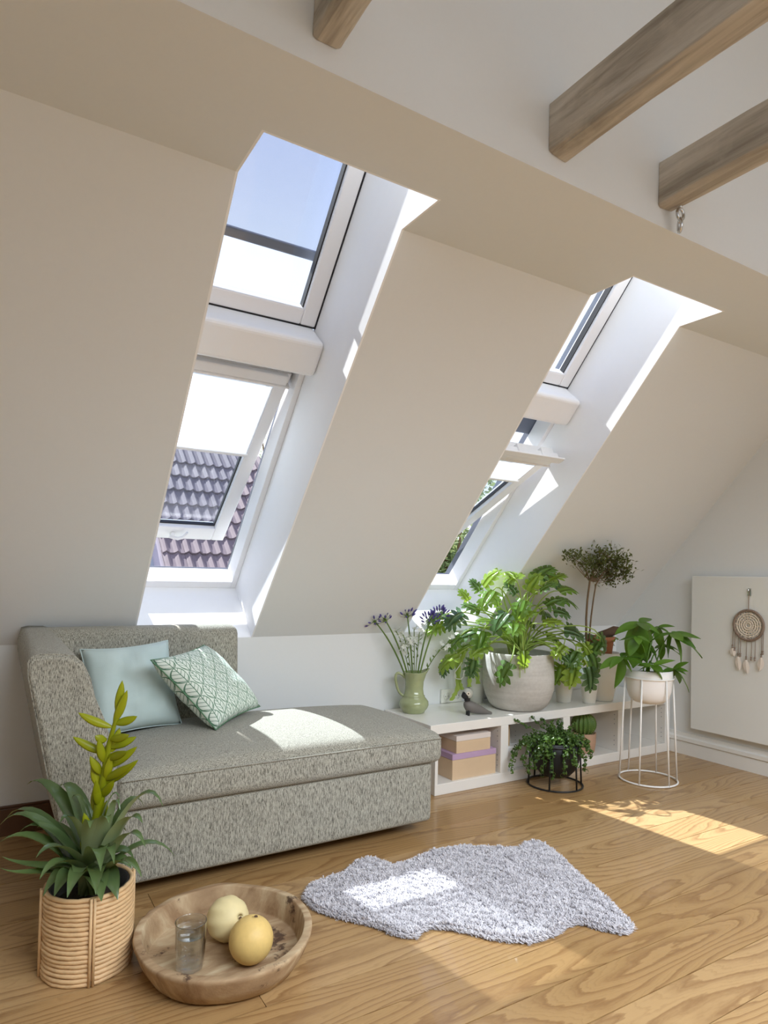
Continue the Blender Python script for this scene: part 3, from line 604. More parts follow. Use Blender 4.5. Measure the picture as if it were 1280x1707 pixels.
def tree(name, c, rad, n, mat, size, label, seed, group=None, leafk=1):
    t = thing(name, label, 'tree', (c[0], c[1], -4.0), group); rr = random.Random(seed)
    m = MB(); m.tube([(c[0], c[1], -4.0), (c[0]+.1, c[1], c[2]-rad[2]*.6), (c[0], c[1], c[2]+rad[2]*.3)], [.18, .14, .05], 10)
    br = []
    for i in range(9):
        q = rr.uniform(0, 6.28); e = V(c[0]+math.cos(q)*rad[0]*.7, c[1]+math.sin(q)*rad[1]*.7, c[2]+rr.uniform(-.3, .7)*rad[2]); s_ = V(c[0], c[1], c[2]-rad[2]*.5); br.append(e)
        m.tube(bez(s_, (s_+e)/2+V(0, 0, -.1), e, 5), [.06, .05, .04, .03, .02, .01], 6)
    m.build('trunk', M['bark'], t)
    m = MB()
    cl = [V(c[0]+rr.gauss(0, .45)*rad[0], c[1]+rr.gauss(0, .45)*rad[1], c[2]+rr.gauss(0, .45)*rad[2]) for _ in range(60)]
    for i in range(n):
        k_ = rr.choice(cl); p = k_+V(rr.gauss(0, .16)*rad[0], rr.gauss(0, .16)*rad[1], rr.gauss(0, .16)*rad[2])
        d = V(rr.uniform(-1, 1), rr.uniform(-1, 1), rr.uniform(-1, .6)).normalized(); F_ = frame_of(d, V(rr.uniform(-1, 1), rr.uniform(-1, 1), 1)); s = size*rr.uniform(.6, 1.3)
        P = [F_ @ V(*q)*s+p for q in ((0, 0, 0), (-.3, .5, .08), (0, 1, 0), (.3, .5, .08))]
        m.add(P, [(0, 1, 2), (0, 2, 3)])
    tag(m.build('foliage', mat, t), kind='stuff')
tree('tree', (8.6, 11.5, 1.2), (2.6, 1.6, 2.4), 9000, M['treeleaf'], .16, 'dense green tree outside the farther open skylight', 2)
tree('birch_tree', (6.2, 15.5, 3.6), (1.3, 1.0, 1.9), 1500, M['paleleaf'], .10, 'pale sparse birch tree against the sky behind the tiled roof', 7)
# ================================================================ sofa and cushions
t = thing('chaise_sofa', 'grey tweed one-armed chaise sofa below the skylights', 'sofa', (1.1, 2.9, 0))
TW_ = M['tweed']
m = MB(); m.rbox(.40, 1.825, 2.505, 3.30, .055, .335, .025); m.build('base', TW_, t, smooth=True, merge=.0005)
m = MB(); m.rbox(.425, 1.862, 2.470, 3.24, .330, .462, .04, crown=.070, nn=14); m.build('seat_cushion', TW_, t, smooth=True, merge=.0005)
# arm: flared outwards, sloping inner face, swept towards the back
def arm_mesh():
    m = MB()
    def prof(v):   # v 0 front .. 1 back
        zt = .905+.035*v; xi = .285-.02*v
        return [(.40, .055), (.33, .055), (.305, .075), (.245, .30), (.185, .60), (.138, .84), (.137, .885), (.150, zt-.004), (.175, zt+.002), (.235, zt), (xi-.01, zt-.008), (xi+.02, zt-.035), (xi+.045, zt-.09), (.345, .75), (.378, .67), (.405, .58), (.424, .50), (.436, .42), (.436, .055)]
    rows = []; ysl = [(2.492, .02), (2.497, .006), (2.505, 0)]+[(2.505+(3.325-2.505)*i/8, 0) for i in range(1, 9)]
    for yv, ins in ysl:
        v = (yv-2.492)/(3.325-2.492); P = prof(v); cx = sum(p[0] for p in P)/len(P); cz = sum(p[1] for p in P)/len(P)
        row = []
        for x_, z_ in P:
            dx, dz = x_-cx, z_-cz; L = math.hypot(dx, dz); row.append((x_-dx/L*ins, yv, z_-dz/L*ins))
        rows.append(row)
    n = len(rows[0]); vs = [p for r_ in rows for p in r_]; fs = []
    for i in range(len(rows)-1):
        for k in range(n): fs.append((i*n+k, i*n+(k+1) % n, (i+1)*n+(k+1) % n, (i+1)*n+k))
    fs += [tuple(range(n)), tuple(range(len(vs)-1, len(vs)-n-1, -1))]
    m.add(vs, fs); return m, rows
m, rows = arm_mesh(); arm = m.build('armrest', TW_, t, fixn=True); arm.data.polygons.foreach_set('use_smooth', [len(p.vertices) == 4 for p in arm.data.polygons])
m = MB(); m.tube([V(p[0], p[1]-.001, p[2]) for p in rows[2][2:18]], .0035, 6); m.build('piping', M['tweed'], arm, smooth=True)
def wb(p):
    k = (p.z-.3)/.62; L = .137+max(0, .88-p.z)*.19; return V(L+(p.x-.165)*(1.10-L)/(1.10-.165), p.y+.045*k, p.z)
m = MB(); m.rbox(.165, 1.10, 3.120, 3.265, .30, .938, .045, nn=10, warp=wb); m.build('backrest', TW_, t, smooth=True, merge=.0005)
m = MB(); m.tube([V(.44, 2.469, .448), V(1.84, 2.469, .448)], .003, 6); m.build('seam', TW_, t)
for x_, y_ in ((.48, 2.70), (1.70, 2.72), (.48, 3.2), (1.70, 3.2)):
    m = MB(); m.box(x_-.025, x_+.025, y_-.025, y_+.025, 0, .058); m.build('leg', M['black'], t)
def cushion(name, c, e1, e2, thick, mat, label, pipe=None, seed=1, ripple=.004):
    c, e1, e2 = V(c), V(e1), V(e2); nrm = e1.cross(e2).normalized(); n = 22
    t = thing(name, label, 'cushion', c-V(0, 0, .2), 'cushions on the sofa'); m = MB(); fa = []; org = wl(t)
    for side in (1, -1):
        vs = []
        for i in range(n+1):
            for j in range(n+1):
                u, v = -1+2*i/n, -1+2*j/n
                k = max(0, (1-u**4))**.55*max(0, (1-v**4))**.55
                pin = 1-.075*(1-abs(v)**2)*abs(u)**6; pin2 = 1-.075*(1-abs(u)**2)*abs(v)**6
                w_ = noise.noise(V(u*2+seed, v*2, seed*3.1))*ripple*2+noise.noise(V(u*6, v*5+seed, 1.7))*ripple
                vs.append(c+e1*u*pin+e2*v*pin2+nrm*side*(thick*k*.5+w_*k))
        b = len(m.v); fs = []
        for i in range(n):
            for j in range(n):
                q4 = (i*(n+1)+j, (i+1)*(n+1)+j, (i+1)*(n+1)+j+1, i*(n+1)+j+1); fs.append(q4 if side > 0 else q4[::-1])
        m.add(vs, fs)
    me = m.mesh('cover', mat, org, True)
    uvl = me.uv_layers.new(name='UVMap'); N1 = (n+1)**2
    for lp in me.loops:
        i = lp.vertex_index % N1; uvl.data[lp.index].uv = ((i//(n+1))/n, (i % (n+1))/n)
    b = bmesh.new(); b.from_mesh(me); bmesh.ops.remove_doubles(b, verts=b.verts, dist=.0006); b.to_mesh(me); b.free()
    o = bpy.data.objects.new('cover', me); C.objects.link(o); o.parent = t
    m = MB(); pts = []
    for u, v in [(-1+2*i/n, -1) for i in range(n)]+[(1, -1+2*i/n) for i in range(n)]+[(1-2*i/n, 1) for i in range(n)]+[(-1, 1-2*i/n) for i in range(n)]:
        pin = 1-.075*(1-abs(v)**2)*abs(u)**6; pin2 = 1-.075*(1-abs(u)**2)*abs(v)**6; pts.append(c+e1*u*pin+e2*v*pin2)
    m.tube(pts, .0028, 6, closed=True); m.build('edge_seam', pipe or mat, t, smooth=True)
    return t
cushion('cushion', (.570, 3.035, .685), (.187, .012, .012), (-.018, .075, .180), .16, M['bluecloth'], 'plain pale blue cushion leaning in the sofa corner', seed=2, ripple=.008)
cushion('cushion', (.882, 2.925, .690), (.15, .135, .012), (-.130, .035, .150), .14, M['leafprint'], 'white cushion with green leaf line print', plain('green_piping', srgb(84, 128, 96), .8), seed=5)

# ================================================================ rug
RUG = [(1.044, 2.218), (1.107, 2.289), (1.185, 2.302), (1.259, 2.307), (1.35, 2.375), (1.395, 2.385), (1.43, 2.362), (1.461, 2.27), (1.567, 2.274), (1.685, 2.31), (1.83, 2.287), (1.958, 2.196), (2.056, 2.143), (2.11, 2.185), (2.169, 2.154), (2.148, 2.044), (2.063, 1.818), (2.011, 1.657), (1.937, 1.486), (1.885, 1.477), (1.84, 1.54), (1.807, 1.603), (1.755, 1.61), (1.662, 1.589), (1.563, 1.599), (1.473, 1.674), (1.428, 1.745), (1.38, 1.797), (1.331, 1.834), (1.289, 1.827), (1.249, 1.804), (1.208, 1.851), (1.176, 1.933), (1.099, 2.029), (1.049, 2.117)]
def inside(p, poly):
    x, y = p; r_ = False; j = len(poly)-1
    for i in range(len(poly)):
        a, b = poly[i], poly[j]
        if (a[1] > y) != (b[1] > y) and x < (b[0]-a[0])*(y-a[1])/(b[1]-a[1])+a[0]: r_ = not r_
        j = i
    return r_
t = thing('sheepskin_rug', 'curly grey sheepskin rug lying on the pine boards', 'rug', (1.6, 1.95, 0))
m = MB(); n = len(RUG); m.add([(x, y, .002) for x, y in RUG]+[(x, y, .011) for x, y in RUG], [tuple(range(n-1, -1, -1)), tuple(range(n, 2*n))]+[(i, (i+1) % n, (i+1) % n+n, i+n) for i in range(n)]); m.build('hide', M['rug'], t)
rr = random.Random(8); m = MB(); cnt = 0
def strand(p, cl, h, L, w_, z0=.010):
    d = V(math.cos(cl), math.sin(cl), 0); s = V(-d.y, d.x, 0)
    b = V(p[0], p[1], z0); a1 = b+d*L*.55+V(0, 0, h*.7); a2 = b+d*L*1.25+V(0, 0, h); a3 = b+d*L*1.6+s*L*.7+V(0, 0, h*.65)
    m.add([b-s*w_, b+s*w_, a1-s*w_, a1+s*w_, a2-s*w_*.9, a2+s*w_*.9, a3], [(0, 1, 3, 2), (2, 3, 5, 4), (4, 5, 6)])
while cnt < 60000:
    p = (rr.uniform(1.03, 2.18), rr.uniform(1.46, 2.40))
    if not inside(p, RUG): continue
    cnt += 1
    cl = noise.noise(V(p[0]*60, p[1]*60, .3))*5+rr.uniform(-1.8, 1.8)
    strand(p, cl, .008+.009*(.5+noise.noise(V(p[0]*38, p[1]*38, 4)))+rr.uniform(0, .005), rr.uniform(.005, .009), rr.uniform(.0013, .0022))
for i in range(n):      # locks hanging over the edge
    a, c_ = V(*RUG[i], 0), V(*RUG[(i+1) % n], 0); L_ = (c_-a).length; out = V((c_-a).y, -(c_-a).x, 0).normalized()
    if inside(((a+c_)/2+out*.01)[:2], RUG): out = -out
    for k in range(int(L_*2600)):
        p = a.lerp(c_, rr.random())-out*rr.uniform(0, .008); ang = math.atan2(out.y, out.x)+rr.uniform(-.9, .9)
        strand((p.x, p.y), ang, rr.uniform(-.004, .010), rr.uniform(.007, .014), rr.uniform(.0014, .0024), rr.uniform(.003, .012))
tag(m.build('pile', M['rug'], t), kind='stuff')

# ================================================================ shelf unit
t = thing('low_shelf_unit', 'long low white cube shelf under the farther skylight', 'shelf', (3.15, 3.15, 0))
SF, SB, ST = 2.914, 3.392, .387; SW = M['shelfw']
m = MB(); m.box(2.10, 4.185, SF, SB, .335, ST); m.build('top_board', SW, t, bevel=.0025)
m = MB(); m.box(2.135, 4.185, SF, SB, 0, .060); m.build('bottom_board', SW, t, bevel=.0025)
for a, b in ((2.135, 2.155), (2.606, 2.664), (3.118, 3.178), (3.632, 3.690), (4.130, 4.185)):
    m = MB(); m.box(a, b, SF, SB, .060, .335); dv = m.build('divider', SW, t, bevel=.002)
    if a > 2.2:
        m = MB()
        for z_ in (.10, .13, .16, .24, .27, .30):
            for y_ in (SF+.03, SB-.05): m.tube([(a-.0005, y_, z_), (a+.002, y_, z_)], .003, 8)
        tag(m.build('peg_holes', M['grey_clad'], dv), kind='stuff')
m = MB(); m.box(2.155, 4.130, SB-.006, SB, .060, .335); m.build('back_panel', SW, t)
# storage boxes
def lidbox(x0, x1, y0, y1, z0, z1, zl, lid, label):
    t = thing('storage_box', label, 'box', ((x0+x1)/2, (y0+y1)/2, z0), 'plywood boxes in the shelf')
    m = MB(); m.box(x0, x1, y0, y1, z0, zl-.001); m.build('box_body', M['birchply'], t, bevel=.0015)
    m = MB(); m.box(x0-.0015, x1+.0015, y0-.0015, y1+.0015, zl, z1); m.build('lid', lid, t, bevel=.0015)
lidbox(2.27, 2.587, 2.935, 3.20, .060, .204, .172, M['lilac'], 'larger plywood storage box with lilac lid, lower of two')
lidbox(2.30, 2.548, 2.940, 3.16, .204, .302, .272, M['lidwhite'], 'smaller plywood box with pinkish white lid stacked on top')
m = MB(); m.box(2.672, 2.86, 2.96, 3.02, .060, .19); tag(m.build('white_box', M['white'], bevel=.004), 'plain white box in shelf behind the black stand', 'box')
m = MB(); m.box(2.675, 2.735, 2.98, 3.02, .19, .315, 0); tag(m.build('card_box', M['tan'], bevel=.002), 'upright tan cardboard box standing on the white box', 'box')
# cactus in clay pot
t = thing('potted_cactus', 'round ribbed cactus in a rosy clay pot in the shelf', 'plant', (3.435, 3.03, .060))
m = MB(); m.lathe([(0, 0), (.062, 0), (.070, .006), (.077, .06), (.079, .125), (.073, .127), (.070, .12), (0, .115)], (3.435, 3.03, .060), 32, fn=lambda p, q: p*(1+.012*math.sin(5*q+p.z*90)) if p.z > .01 else p); m.build('pot', M['cactuspot'], t, smooth=True)
m = MB(); nr_ = 16
m.lathe([(0, 0)]+[(math.sin(math.pi*i/16*.93+.2)*.074, .105+.076-math.cos(math.pi*i/16*.93+.2)*.076) for i in range(17)], (3.435, 3.03, .06), 96, fn=lambda p, q: V(p.x*(1+.10*math.cos(nr_*q)), p.y*(1+.10*math.cos(nr_*q)), p.z)); m.build('cactus_body', M['cactus'], t, smooth=True)
m = MB()
for k in range(nr_):
    q = 2*math.pi*k/nr_
    for i in range(3, 15):
        a = math.pi*i/16*.93+.2; r_ = math.sin(a)*.074*1.1; z_ = .06+.105+.076-math.cos(a)*.076; p = V(3.435+math.cos(q)*r_, 3.03+math.sin(q)*r_, z_); o = V(math.cos(q)*math.sin(a), math.sin(q)*math.sin(a), -math.cos(a))
        for da in (-.6, 0, .6):
            d = (o+V(-math.sin(q), math.cos(q), 0)*da+V(0, 0, .3)).normalized(); s = d.cross(V(0, 0, 1)).normalized()*.0012
            m.add([p-s, p+s, p+d*.011], [(0, 1, 2)])
tag(m.build('spines', M['spine'], t), kind='stuff')

# ================================================================ wall outlet, radiator panel, dream catcher
t = thing('double_outlet', 'white double wall outlet behind the shelf', 'outlet', (2.60, 3.403, .39))
m = MB(); m.rbox(2.52, 2.69, 3.388, 3.402, .388, .476, .004, nn=2); m.build('plate', M['outlet'], t, smooth=True, merge=.0003)
for x_ in (2.562, 2.648):
    m = MB(); m.lathe([(0, .004), (.018, .004), (.0195, .0), (.023, 0), (.024, .006), (.018, .006)], (0, 0, 0), 24); me = m
    vs = [(x_+p[0], 3.388-p[2]*.7, .432+p[1]) for p in me.v]; m2 = MB(); m2.add(vs, me.f); so = m2.build('socket', M['outlet'], t, smooth=True, fixn=True)
    m = MB()
    for dx in (-.0095, .0095): m.tube([(x_+dx, 3.3875, .432), (x_+dx, 3.384, .432)], .0028, 8)
    m.build('socket_hole', M['dark'], so)
t = thing('heating_panel', 'flat white enamel heating panel hung on the gable wall', 'radiator', (4.17, 1.8, .196))
m = MB(); m.box(4.150, 4.172, .90, 2.735, .200, 1.240); m.build('panel', M['panel'], t, bevel=.004)
for y_ in (1.2, 2.4):
    for z_ in (.35, 1.08): m = MB(); m.box(4.172, 4.2075, y_-.03, y_+.03, z_-.03, z_+.03); m.build('bracket', M['metal'], t)
DX = 4.138; dc = V(DX, 2.335, .933)
t = thing('dream_catcher', 'dream catcher with feathers hanging on the white panel', 'wall hanging', dc)
m = MB(); tl = Matrix.Rotation(R(90), 3, 'Y')
m.ring(dc, .094, .0075, 48, 8, tilt=tl); hoop = m.build('hoop', M['cord'], t, smooth=True)
m = MB(); rr = random.Random(3)
for k in range(60):
    q = k*2*math.pi/60; m.ring(dc+V(0, math.cos(q)*.094, math.sin(q)*.094), .0082, .0016, 10, 4, tilt=Matrix.Rotation(q, 3, 'X') @ Matrix.Rotation(R(12), 3, 'Y'))
m.build('wrapping', M['cord'], hoop)
m = MB()
for r_ in (.016, .03, .045, .06, .074): m.ring(dc, r_, .0036, 36, 5, tilt=tl)
for k in range(18):
    q = k*2*math.pi/18; pts = []
    for i in range(7):
        r_ = .016+(.088-.016)*i/6; pts.append(dc+V((-1)**i*.001, math.cos(q+.12*(i % 2))*r_, math.sin(q+.12*(i % 2))*r_))
    m.tube(pts, .0024, 4)
for k in range(14):
    q = k*2*math.pi/14; m.ring(dc+V(0, math.cos(q)*.079, math.sin(q)*.079), .010, .0018, 12, 4, tilt=tl)
m.build('web', M['crochet'], t)
m = MB(); m.tube([dc+V(0, 0, .10), dc+V(.002, .001, .15), dc+V(.006, 0, .218)], .0028, 6); m.build('hanging_cord', M['cord'], t)
m = MB(); m.tube([dc+V(.012, -.0, .226), dc+V(-.004, 0, .226), dc+V(-.006, 0, .216)], .003, 6); m.box(DX+.006, DX+.013, 2.325, 2.345, 1.12, 1.165); m.build('hook', M['metal'], t)
for i, (dy, z0, z1, big) in enumerate([(.098, -.02, -.15, 0), (.085, -.03, -.165, 0), (.062, -.072, -.20, 1), (.048, -.085, -.20, 0), (.010, -.096, -.215, 1), (-.022, -.094, -.215, 0), (-.045, -.085, -.215, 0), (-.085, -.04, -.19, 1), (-.094, -.025, -.17, 0)]):
    m = MB(); m.tube([dc+V(0, dy, z0), dc+V(-.002, dy+.002, z1)], .0022, 5)
    for zz in (z1, z1+.014): m.ball(dc+V(-.002, dy+.002, zz), .006, 8, 6)
    st = m.build('bead_string', M['cord'], t, smooth=True)
    if big or i in (0, 7):
        m = MB(); L = .085 if big else .05; vs = []; fs = []; top = dc+V(-.003, dy+.002, z1-.004)
        for k in range(8):
            u = k/7; w_ = .021*math.sin(math.pi*min(1, u*.92+.05))**.7; bend = .010*u*u*(1 if i % 2 else -1)
            vs += [top+V(-.006*(abs(0)), bend-w_, -L*u), top+V(-.004, bend, -L*u), top+V(0, bend+w_, -L*u)]
        for k in range(7):
            for j in range(2): fs.append((k*3+j, k*3+j+1, k*3+j+4, k*3+j+3))
        m.add(vs, fs); m.build('feather', M['feather'], st)
# ================================================================ pitcher with cut flowers
PC = V(2.215, 3.25, .387)
t = thing('pitcher', 'sage green glazed pitcher holding cut flowers', 'pitcher', PC)
prof = [(0, .002), (.060, 0), (.066, .004), (.068, .012), (.082, .028), (.089, .048), (.086, .068), (.072, .086), (.064, .096), (.066, .100), (.059, .106), (.054, .14), (.054, .18), (.058, .215), (.065, .236), (.066, .240), (.061, .240), (.053, .21), (.049, .16), (.050, .11), (0, .10)]
def spout(p, q):
    k = max(0, math.cos(q-R(-25)))**6*max(0, (p.z-.17)/.07)
    bmp = 1+.010*math.sin(q*9)*math.sin(p.z*160)*(1 if .11 < p.z < .2 else 0)
    return V(p.x*(1+.38*k)*bmp, p.y*(1+.38*k)*bmp, p.z+.022*k)
m = MB(); m.lathe(prof, PC, 44, fn=spout); m.build('body', M['celadon'], t, smooth=True)
hd = V(-math.cos(R(-25)), -math.sin(R(-25)), 0)
P = lambda r_, z: PC+hd*r_+V(0, 0, z)
m = MB(); m.tube(bez3(P(.055, .206), P(.10, .255), P(.125, .235), P(.108, .170), 8)+bez3(P(.108, .170), P(.100, .130), P(.085, .105), P(.062, .098), 8)[1:], [.009]*4+[.0085]*9+[.008]*4, 10); m.build('handle', M['celadon'], t, smooth=True)
rr = random.Random(12)
mouth = PC+V(0, 0, .235)
fl_labels = ['violet agapanthus stem leaning farthest towards the sofa', 'second violet agapanthus stem from the sofa side', 'upright violet agapanthus stem in the middle of the pitcher', 'violet agapanthus stem leaning in front of white lining', 'tallest violet agapanthus stem beside the big potted plant']
for i, (hx, hy, hz) in enumerate(AGAP):
    h = V(hx, min(hy, 3.33), hz-.018); a = mouth+V((hx-PC.x)*.10, (hy-PC.y)*.1, -.10)
    t = thing('agapanthus_stem', fl_labels[i], 'flower', a, 'agapanthus in the pitcher')
    m = MB(); m.tube(bez(a, mouth+(h-mouth)*.45+V(0, 0, .02), h, 10), [.0048]*8+[.004]*3, 8); m.build('stem', M['stemgreen'], t, smooth=True)
    m = MB(); m.ball(h, .010, 10, 6); g = MB()
    ax = (h-mouth).normalized(); A = frame_of(ax, V(1, .2, .1))
    for k in range(22):
        q = k*2.39996; el = (k+.5)/22; th = el*1.75
        d = A @ V(math.sin(th)*math.cos(q), math.cos(th), math.sin(th)*math.sin(q)); L = rr.uniform(.036, .052)
        e_ = h+d*L; m.tube([h, e_], .0011, 4)
        u = (d+V(0, 0, .35)).normalized(); b2 = e_+u*rr.uniform(.022, .034)
        g.tube([e_, e_+(b2-e_)*.35, e_+(b2-e_)*.7, b2], [.0024, .0056, .0050, .0014], 6)
    m.build('flower_head', M['stemgreen'], t); tag(g.build('florets', M['violet'], t, smooth=True), kind='stuff')
wl_labels = ['white blossom sprig nearest the sofa side', 'white blossom sprig low behind the upright agapanthus', 'small white blossom sprig beside the middle stem', 'low white blossom sprig between two violet stems', 'white blossom sprig reaching over to the big plant']
for i, (hx, hy, hz) in enumerate(WFLO):
    h = V(hx, min(hy, 3.31), hz); a = mouth+V((hx-PC.x)*.12, (hy-PC.y)*.1, -.09)
    t = thing('blossom_sprig', wl_labels[i], 'flower', a, 'white sprigs in the pitcher')
    pts = bez(a, mouth+(h-mouth)*.5+V(0, 0, .03), h, 10)
    m = MB(); m.tube(pts, .0026, 6); g = MB(); lf = MB()
    for k in range(9):
        p = pts[6+k % 5]; d = V(rr.uniform(-1, 1), rr.uniform(-1, .6), rr.uniform(-.4, 1)).normalized(); e_ = p+d*rr.uniform(.02, .04); m.tube([p, e_], .001, 4)
        F_ = frame_of(d, V(0, 0, 1))
        for q in range(5):
            r_ = F_ @ V(math.cos(q*1.2566)*.014, .007, math.sin(q*1.2566)*.014); s_ = F_ @ V(-math.sin(q*1.2566)*.007, 0, math.cos(q*1.2566)*.007)
            g.add([e_, e_+r_*.6+s_, e_+r_*1.3, e_+r_*.6-s_], [(0, 1, 2, 3)])
    for k in range(5):
        p = pts[3+k]; d = V(rr.uniform(-1, 1), rr.uniform(-1, .5), .6).normalized(); s_ = d.cross(V(0, 0, 1)).normalized()*.006
        lf.add([p, p+d*.02+s_, p+d*.045, p+d*.02-s_], [(0, 1, 2, 3)])
    m.build('stem', M['stemgreen'], t); tag(g.build('petals', M['whitepetal'], t), kind='stuff'); lf.build('leaves', M['stemgreen'], t)

# ================================================================ wooden bird
BC = V(2.475, 3.035, .387)
t = thing('wooden_bird', 'grey wooden bird figurine with black beak on the shelf', 'figurine', BC)
ax = V(.965, -.26, 0).normalized(); sd = V(.26, .965, 0).normalized(); up = V(0, 0, 1)
secs = [(-.045, .066, 0.004), (-.042, .062, .016), (-.034, .058, .026), (-.018, .053, .034), (.004, .048, .036), (.03, .040, .033), (.06, .030, .026), (.09, .020, .018), (.115, .012, .011), (.135, .007, .007), (.138, .006, .003)]
m = MB(); rows = []; n = 18; vs = []
for a_, zc, r_ in secs:
    for k in range(n):
        q = 2*math.pi*k/n; vs.append(BC+ax*a_+sd*(math.cos(q)*r_*.8)+up*(zc+math.sin(q)*r_*(1.0 if a_ > -.03 else 1)))
fs = [(i*n+k, i*n+(k+1) % n, (i+1)*n+(k+1) % n, (i+1)*n+k) for i in range(len(secs)-1) for k in range(n)]+[tuple(range(n-1, -1, -1)), tuple(range(len(vs)-n, len(vs)))]
m.add(vs, fs); m.build('body', M['bird'], t, smooth=True, fixn=True)
HC = BC+ax*-.022+up*.128
m = MB(); m.lathe([(.017, .084), (.018, .098), (.019, .104)], BC+ax*-.024, 16); m.build('neck', M['black'], t, smooth=True)
m = MB(); m.ball(HC, .031, 20, 14); hd_ = m.build('head', M['birdhead'], t, smooth=True)
m = MB(); bk = [(.0, .030), (.012, .029), (.024, .022), (.034, .012), (.040, .003)]
vs = []; n = 16
bd = (ax*-1+sd*-.25).normalized(); bs = bd.cross(up).normalized()
for a_, r_ in bk:
    for k in range(n):
        q = 2*math.pi*k/n; vs.append(HC+bd*(.004+a_)+up*(-.004-a_*.22+math.sin(q)*r_*.98)+bs*math.cos(q)*r_*.86)
m.add(vs, [(i*n+k, i*n+(k+1) % n, (i+1)*n+(k+1) % n, (i+1)*n+k) for i in range(len(bk)-1) for k in range(n)]+[tuple(range(n)), tuple(range(len(vs)-n, len(vs)))]); m.build('beak', M['black'], hd_, smooth=True, fixn=True)
e_ = (sd*-1+ax*-.25+up*.12).normalized()
m = MB(); F_ = frame_of(e_, up); vs = [HC+F_ @ V(x_, y_-.0, z_) for x_, y_, z_ in [(math.cos(q*.5236)*.011, .0285, math.sin(q*.5236)*.011) for q in range(12)]]; vs2 = [v_+F_ @ V(0, .003, 0) for v_ in vs]
m.add(vs+vs2, [tuple(range(12)), tuple(range(23, 11, -1))]+[(i, (i+1) % 12, (i+1) % 12+12, i+12) for i in range(12)]); m.build('eye_patch', M['cream'], hd_, fixn=True)
m = MB(); m.ball(HC+e_*.0315, .0042, 10, 8); m.build('eye', M['black'], hd_, smooth=True)
for s_ in (-1, 1):
    c_ = BC+ax*(-.018)+sd*(.012*s_); m = MB(); m.tube([c_, c_+up*.045], .0075, 10); m.build('leg', M['black'], t, smooth=False)

# ================================================================ large potted philodendron
PP = V(2.895, 3.085, .387)
t = thing('potted_philodendron', 'big leafy philodendron in a round grey concrete pot', 'plant', PP)
m = MB(); m.lathe([(0, 0), (.135, 0), (.158, .006), (.182, .03), (.204, .075), (.220, .13), (.226, .19), (.224, .25), (.216, .31), (.212, .347), (.209, .351), (.203, .347), (.203, .305), (0, .305)], PP, 56); m.build('pot', M['concrete'], t, smooth=True)
m = MB(); m.lathe([(.202, .300), (.16, .318), (.08, .326), (0, .33)], PP, 24, fn=lambda p, q: p+V(0, 0, .006*math.sin(7*q+p.x*60))); m.build('soil', M['soil'], t, smooth=True)
def lobed_leaf(seed, lobes=6, W=.36):
    rr = random.Random(seed); m = MB(); n = lobes
    mid = []
    def bend(p):   # droop along the length, slight gutter across
        x, y, z = p; return (x, y-.04*y*y, z-.22*y*y+.05*math.sin(y*3)+.12*abs(x)-.45*x*x)
    ys = [i/n for i in range(n+1)]
    inner = [.055+.105*math.sin(math.pi*min(1, .18+.82*y_)) for y_ in ys]; inner[-1] = .03
    vs = [(0, y_, 0) for y_ in ys]; fs = []
    for sgn in (-1, 1):
        b = len(vs); vs += [(sgn*inner[i], ys[i], 0) for i in range(n+1)]
        for i in range(n):
            q4 = (i, i+1, b+i+1, b+i); fs.append(q4 if sgn < 0 else q4[::-1])
        for i in range(n):
            y_ = (ys[i]+ys[i+1])/2; Lb = W*(math.sin(math.pi*min(1, .28+.62*y_))**.8)*rr.uniform(.72, 1.15)
            ang = R(-18+84*y_+rr.uniform(-9, 9)); d = (math.cos(ang)*sgn, math.sin(ang)); wd = .5/n*1.12
            c0 = (sgn*inner[i]*.98, y_); px, py = -d[1], d[0]
            mpt = (c0[0]+d[0]*Lb*.55, c0[1]+d[1]*Lb*.55); tp = (c0[0]+d[0]*Lb, c0[1]+d[1]*Lb)
            s_ = wd*.95*sgn
            k = len(vs); vs += [(mpt[0]+px*s_, mpt[1]+py*s_, rr.uniform(-.01, .01)), (mpt[0]-px*s_, mpt[1]-py*s_, rr.uniform(-.01, .01)), (tp[0]+px*s_*.22, tp[1]+py*s_*.22, -.01), (tp[0]-px*s_*.22, tp[1]-py*s_*.22, -.01)]
            A, B_ = b+i, b+i+1
            q1 = (B_, k, k+1, A); q2 = (k, k+2, k+3, k+1)
            if sgn < 0: q1, q2 = q1[::-1], q2[::-1]
            fs += [q1, q2]
    # tip lobe
    k = len(vs); vs += [(-.075, 1.06, 0), (.075, 1.06, 0), (-.03, 1.20, -.01), (.03, 1.20, -.01)]
    L_, R_ = n+1+n, n+1+(n+1)+n
    fs += [(L_, n, R_, k+1, k), (k, k+1, k+3, k+2)]
    m.add([bend(p) for p in vs], fs); return m
LM = [lobed_leaf(s, l, w_).mesh('leaf', M['philo'], smooth=True) for s, l, w_ in ((1, 4, .46), (2, 5, .42), (3, 5, .48), (4, 4, .42))]
CAMP = V(0, 0, 1.2); rr = random.Random(21)
def put_leaf(base, tip, size=None, nrm=None, i=0):
    base, tip = V(base), V(tip); d = tip-base; L = d.length if size is None else size
    nv = nrm if nrm else V(rr.uniform(-.25, .25), rr.uniform(-.45, .1), 1.0)+(CAMP-base).normalized()*.55
    inst('leaf', LM[i % 4], t, base, frame_of(d, nv), L)
    q = rr.uniform(0, 6.28); s0 = PP+V(math.cos(q)*.07*rr.random(), math.sin(q)*.07*rr.random(), .318); h = base-PP-V(0, 0, .33); hl = V(h.x, h.y, 0)
    c1 = s0+hl*.18+V(0, 0, .16+.35*max(0, h.z)); c2 = base-d.normalized()*.09+V(0, 0, .03)
    m = MB(); m.tube(bez3(s0, c1, c2, base, 9), [.0052]*5+[.0042]*4+[.0032], 6); m.build('petiole', M['philostem'], t, smooth=True)
